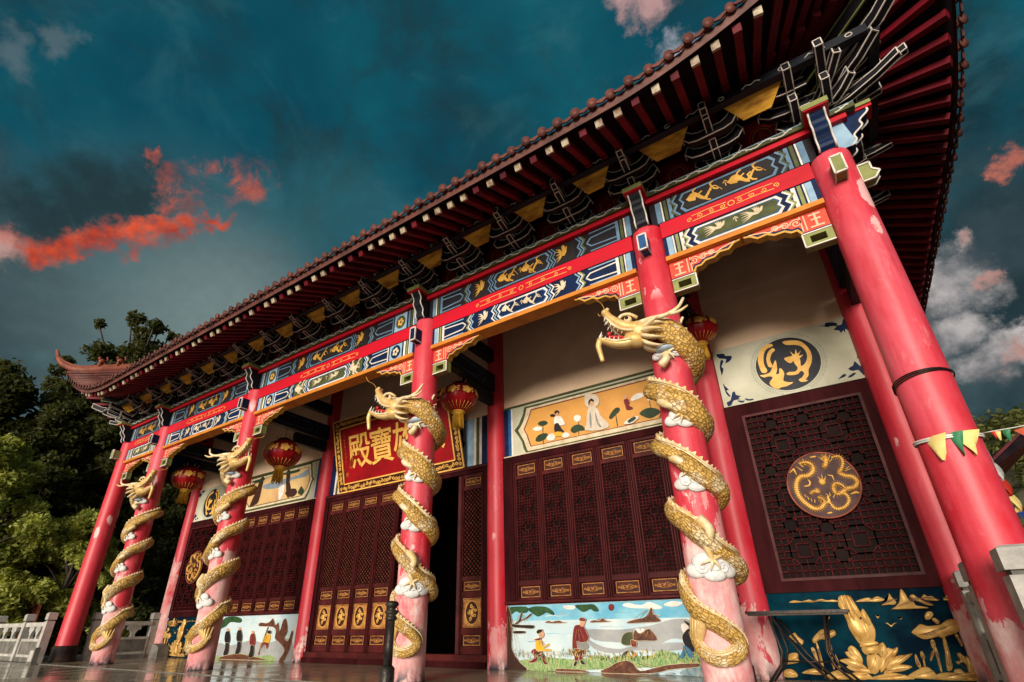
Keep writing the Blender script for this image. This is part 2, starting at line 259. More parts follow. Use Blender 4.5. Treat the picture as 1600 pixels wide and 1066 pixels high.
# ------------------------------------------------------------------ mesh helpers
class MB:
    def __init__(s): s.v = []; s.f = []; s.m = []; s.names = []; s.uv = {}; s.sm = []
    def mi(s, n):
        if n not in s.names: s.names.append(n)
        return s.names.index(n)
    def add(s, vs, fs, m, smooth=False):
        k = len(s.v); s.v += [tuple(p) for p in vs]; i = s.mi(m)
        for f in fs: s.f.append([k+a for a in f]); s.m.append(i); s.sm.append(smooth)
        return k
    def box(s, x0, x1, y0, y1, z0, z1, m):
        s.add([(x, y, z) for z in (z0, z1) for y in (y0, y1) for x in (x0, x1)], [(0, 2, 3, 1), (4, 5, 7, 6), (0, 1, 5, 4), (2, 6, 7, 3), (0, 4, 6, 2), (1, 3, 7, 5)], m)
    def frustum(s, c, a, b, z0, z1, m):
        x, y = c
        s.add([(x-a, y-a, z0), (x+a, y-a, z0), (x+a, y+a, z0), (x-a, y+a, z0), (x-b, y-b, z1), (x+b, y-b, z1), (x+b, y+b, z1), (x-b, y+b, z1)], [(3, 2, 1, 0), (4, 5, 6, 7), (0, 1, 5, 4), (1, 2, 6, 5), (2, 3, 7, 6), (3, 0, 4, 7)], m)
    def bar(s, p, q, w, h, m, upv=(0, 0, 1)):
        p = Vector(p); q = Vector(q); d = (q-p).normalized(); u = Vector(upv)
        if abs(d.dot(u)) > .98: u = Vector((0, 1, 0))
        r = d.cross(u).normalized(); u = r.cross(d).normalized()
        vs = [e+r*(a*w/2)+u*(b*h/2) for e in (p, q) for a, b in ((-1, -1), (1, -1), (1, 1), (-1, 1))]
        s.add(vs, [(0, 1, 2, 3), (7, 6, 5, 4), (0, 4, 5, 1), (1, 5, 6, 2), (2, 6, 7, 3), (3, 7, 4, 0)], m)
    def prism(s, poly, y0, y1, m, side=None, T=None):
        """poly in (x,z); front face at y0 (towards -Y), back at y1"""
        a = sum(poly[i][0]*poly[(i+1) % len(poly)][1]-poly[(i+1) % len(poly)][0]*poly[i][1] for i in range(len(poly)))
        if a < 0: poly = poly[::-1]
        n = len(poly); vs = [(x, y0, z) for x, z in poly]+[(x, y1, z) for x, z in poly]
        if T: vs = [T(v) for v in vs]
        k = s.add(vs, [list(range(n)), list(range(2*n-1, n-1, -1))], m)
        i2 = s.mi(side or m)
        for i in range(n):
            j = (i+1) % n; s.f.append([k+i, k+n+i, k+n+j, k+j]); s.m.append(i2); s.sm.append(False)
    def sheet(s, poly, y, m, T=None):
        a = sum(poly[i][0]*poly[(i+1) % len(poly)][1]-poly[(i+1) % len(poly)][0]*poly[i][1] for i in range(len(poly)))
        if a < 0: poly = poly[::-1]
        vs = [(x, y, z) for x, z in poly]
        if T: vs = [T(v) for v in vs]
        s.add(vs, [list(range(len(poly)))], m)
    def rect(s, x0, x1, z0, z1, y, m, T=None): s.sheet([(x0, z0), (x1, z0), (x1, z1), (x0, z1)], y, m, T)
    def stroke(s, pts, w, y, m, T=None, taper=False, closed=False):
        P = [Vector((a, b)) for a, b in pts]; n = len(P)
        if closed: P.append(P[0]); n += 1
        L = []; Rr = []
        for i in range(n):
            if closed and i in (0, n-1): d = (P[1]-P[0]).normalized()+(P[0]-P[n-2]).normalized()
            elif i == 0: d = P[1]-P[0]
            elif i == n-1: d = P[i]-P[i-1]
            else: d = (P[i+1]-P[i]).normalized()+(P[i]-P[i-1]).normalized()
            if d.length < 1e-9: d = Vector((1, 0))
            d.normalize(); nn_ = Vector((-d.y, d.x)); ww = w/2
            if 0 < i < n-1:
                c = max(.5, abs(d.dot((P[i+1]-P[i]).normalized()))); ww /= c
            if taper: ww *= max(.12, 1-(i/(n-1))**1.5)
            L.append(P[i]+nn_*ww); Rr.append(P[i]-nn_*ww)
        vs = [(p.x, y, p.y) for p in L+Rr]
        if T: vs = [T(v) for v in vs]
        s.add(vs, [(n+i, n+i+1, i+1, i) for i in range(n-1)], m)
    def tube(s, path, rad, m, seg=8, cap=True, sq=(1, 1), upv=(0, 0, 1), uvs=False, smooth=True):
        P = [Vector(p) for p in path]; n = len(P)
        if isinstance(rad, (int, float)): rad = [rad]*n
        ds = []
        for i in range(n):
            d = P[min(i+1, n-1)]-P[max(i-1, 0)]; ds.append(d.normalized() if d.length > 1e-9 else Vector((0, 0, 1)))
        r0 = ds[0].cross(Vector(upv))
        if r0.length < .05: r0 = ds[0].cross(Vector((0, 1, 0)))
        r0.normalize(); vs = []; ln = 0; uv = []
        for i in range(n):
            d = ds[i]
            if callable(upv): pass
            r_ = r0-d*r0.dot(d); r0 = r_.normalized() if r_.length > 1e-6 else r0
            u = r0.cross(d)
            if i: ln += (P[i]-P[i-1]).length
            for k in range(seg):
                a = 2*pi*k/seg; vs.append(P[i]+r0*(cos(a)*rad[i]*sq[0])+u*(sin(a)*rad[i]*sq[1])); uv.append((k/seg, ln))
        fs = [(i*seg+k, i*seg+(k+1) % seg, (i+1)*seg+(k+1) % seg, (i+1)*seg+k) for i in range(n-1) for k in range(seg)]
        if cap: fs += [tuple(range(seg-1, -1, -1)), tuple((n-1)*seg+k for k in range(seg))]
        f0 = len(s.f); s.add(vs, fs, m, smooth)
        if uvs:
            for i in range(n-1):
                for k in range(seg):
                    l0 = uv[i*seg][1]; l1 = uv[(i+1)*seg][1]; s.uv[f0+i*seg+k] = [(k/seg, l0), ((k+1)/seg, l0), ((k+1)/seg, l1), (k/seg, l1)]
    def lathe(s, prof, m, c=(0, 0, 0), seg=24, scal=0, smooth=True):
        vs = []; n = len(prof)
        for r, z in prof:
            for k in range(seg):
                a = 2*pi*k/seg; rr = r*(1-scal*abs(sin(a*12/2))) if scal else r
                vs.append((c[0]+rr*cos(a), c[1]+rr*sin(a), c[2]+z))
        fs = [(i*seg+k, i*seg+(k+1) % seg, (i+1)*seg+(k+1) % seg, (i+1)*seg+k) for i in range(n-1) for k in range(seg)]
        if prof[0][0] > 1e-4: fs.append(tuple(range(seg-1, -1, -1)))
        if prof[-1][0] > 1e-4: fs.append(tuple((n-1)*seg+k for k in range(seg)))
        s.add(vs, fs, m, smooth)
    def ball(s, c, r, m, seg=12, rings=7, axes=None):
        r = (r, r, r) if isinstance(r, (int, float)) else r; c = Vector(c)
        ax = axes or (Vector((1, 0, 0)), Vector((0, 1, 0)), Vector((0, 0, 1)))
        vs = []
        for i in range(rings+1):
            t = -pi/2+pi*i/rings
            for k in range(seg):
                a = 2*pi*k/seg; vs.append(c+ax[0]*(r[0]*cos(t)*cos(a))+ax[1]*(r[1]*cos(t)*sin(a))+ax[2]*(r[2]*sin(t)))
        s.add(vs, [(i*seg+k, i*seg+(k+1) % seg, (i+1)*seg+(k+1) % seg, (i+1)*seg+k) for i in range(rings) for k in range(seg)], m, True)
    def relief(s, poly, y, h, m, inset=.012, sm_='reliefdark'):
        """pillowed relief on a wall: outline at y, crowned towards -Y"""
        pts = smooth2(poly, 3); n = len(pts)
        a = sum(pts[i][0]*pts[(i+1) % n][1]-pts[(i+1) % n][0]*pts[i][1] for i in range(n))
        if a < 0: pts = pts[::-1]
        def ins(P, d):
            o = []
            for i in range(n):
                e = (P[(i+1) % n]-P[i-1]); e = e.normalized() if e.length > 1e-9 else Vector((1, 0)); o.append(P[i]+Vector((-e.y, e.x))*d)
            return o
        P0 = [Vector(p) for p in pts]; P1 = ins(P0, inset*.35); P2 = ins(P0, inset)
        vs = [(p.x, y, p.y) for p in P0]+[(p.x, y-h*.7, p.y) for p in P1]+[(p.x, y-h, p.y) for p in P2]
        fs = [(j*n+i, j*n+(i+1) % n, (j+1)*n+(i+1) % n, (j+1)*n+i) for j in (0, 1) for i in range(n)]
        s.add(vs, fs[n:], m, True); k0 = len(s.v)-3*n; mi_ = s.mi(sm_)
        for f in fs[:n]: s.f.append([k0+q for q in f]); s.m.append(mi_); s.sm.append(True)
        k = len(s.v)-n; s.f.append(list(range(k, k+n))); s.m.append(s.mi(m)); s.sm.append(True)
    def build(s, name, parent=None, loc=(0, 0, 0), label=None, rot=None):
        me = bpy.data.meshes.new(name); me.from_pydata(s.v, [], s.f)
        for n in s.names: me.materials.append(MATS[n])
        me.polygons.foreach_set('material_index', s.m); me.polygons.foreach_set('use_smooth', s.sm)
        if s.uv:
            ul = me.uv_layers.new(name='UVMap')
            for fi, u in s.uv.items():
                p = me.polygons[fi]
                for j, li in enumerate(p.loop_indices): ul.data[li].uv = u[j]
        me.update()
        o = bpy.data.objects.new(name, me); COL.objects.link(o); o.location = loc
        if rot: o.rotation_euler = rot
        if parent is not None: o.parent = parent
        if label: o['label'] = label
        return o
def smooth2(poly, k):
    n = len(poly); o = []
    for i in range(n):
        p0, p1, p2, p3 = (Vector(poly[(i+j-1) % n]) for j in range(4))
        for q in range(k):
            t = q/k; o.append(.5*((2*p1)+(p2-p0)*t+(2*p0-5*p1+4*p2-p3)*t*t+(3*p1-p0-3*p2+p3)*t**3))
    return o
def smooth_open(pts, k):
    P = [Vector(p) for p in pts]; P = [2*P[0]-P[1]]+P+[2*P[-1]-P[-2]]; o = []
    for i in range(1, len(P)-2):
        p0, p1, p2, p3 = P[i-1:i+3]
        for q in range(k):
            t = q/k; o.append(.5*((2*p1)+(p2-p0)*t+(2*p0-5*p1+4*p2-p3)*t*t+(3*p1-p0-3*p2+p3)*t**3))
    o.append(P[-2]); return o
def spiral(cx, cz, r, turns=1.6, a0=0., sgn=1, n=18):
    return [(cx+r*(1-.85*i/n)*cos(a0+sgn*turns*2*pi*i/n), cz+r*(1-.85*i/n)*sin(a0+sgn*turns*2*pi*i/n)) for i in range(n+1)]
def empty(name, loc, label, cat, group=None, parent=None):
    o = bpy.data.objects.new(name, None); COL.objects.link(o); o.location = loc; o.empty_display_size = .2
    tag(o, label, cat, group); return o
def tag(o, label=None, cat=None, group=None, kind=None):
    if label: o['label'] = label
    if cat: o['category'] = cat
    if group: o['group'] = group
    if kind: o['kind'] = kind
    return o
def cp(o, parent, loc=None):
    c = o.copy(); COL.objects.link(c); c.parent = parent
    if loc is not None: c.location = loc
    return c
def cptree(o, parent, loc=None):
    c = cp(o, parent, loc)
    for ch in list(o.children): cptree(ch, c)
    return c

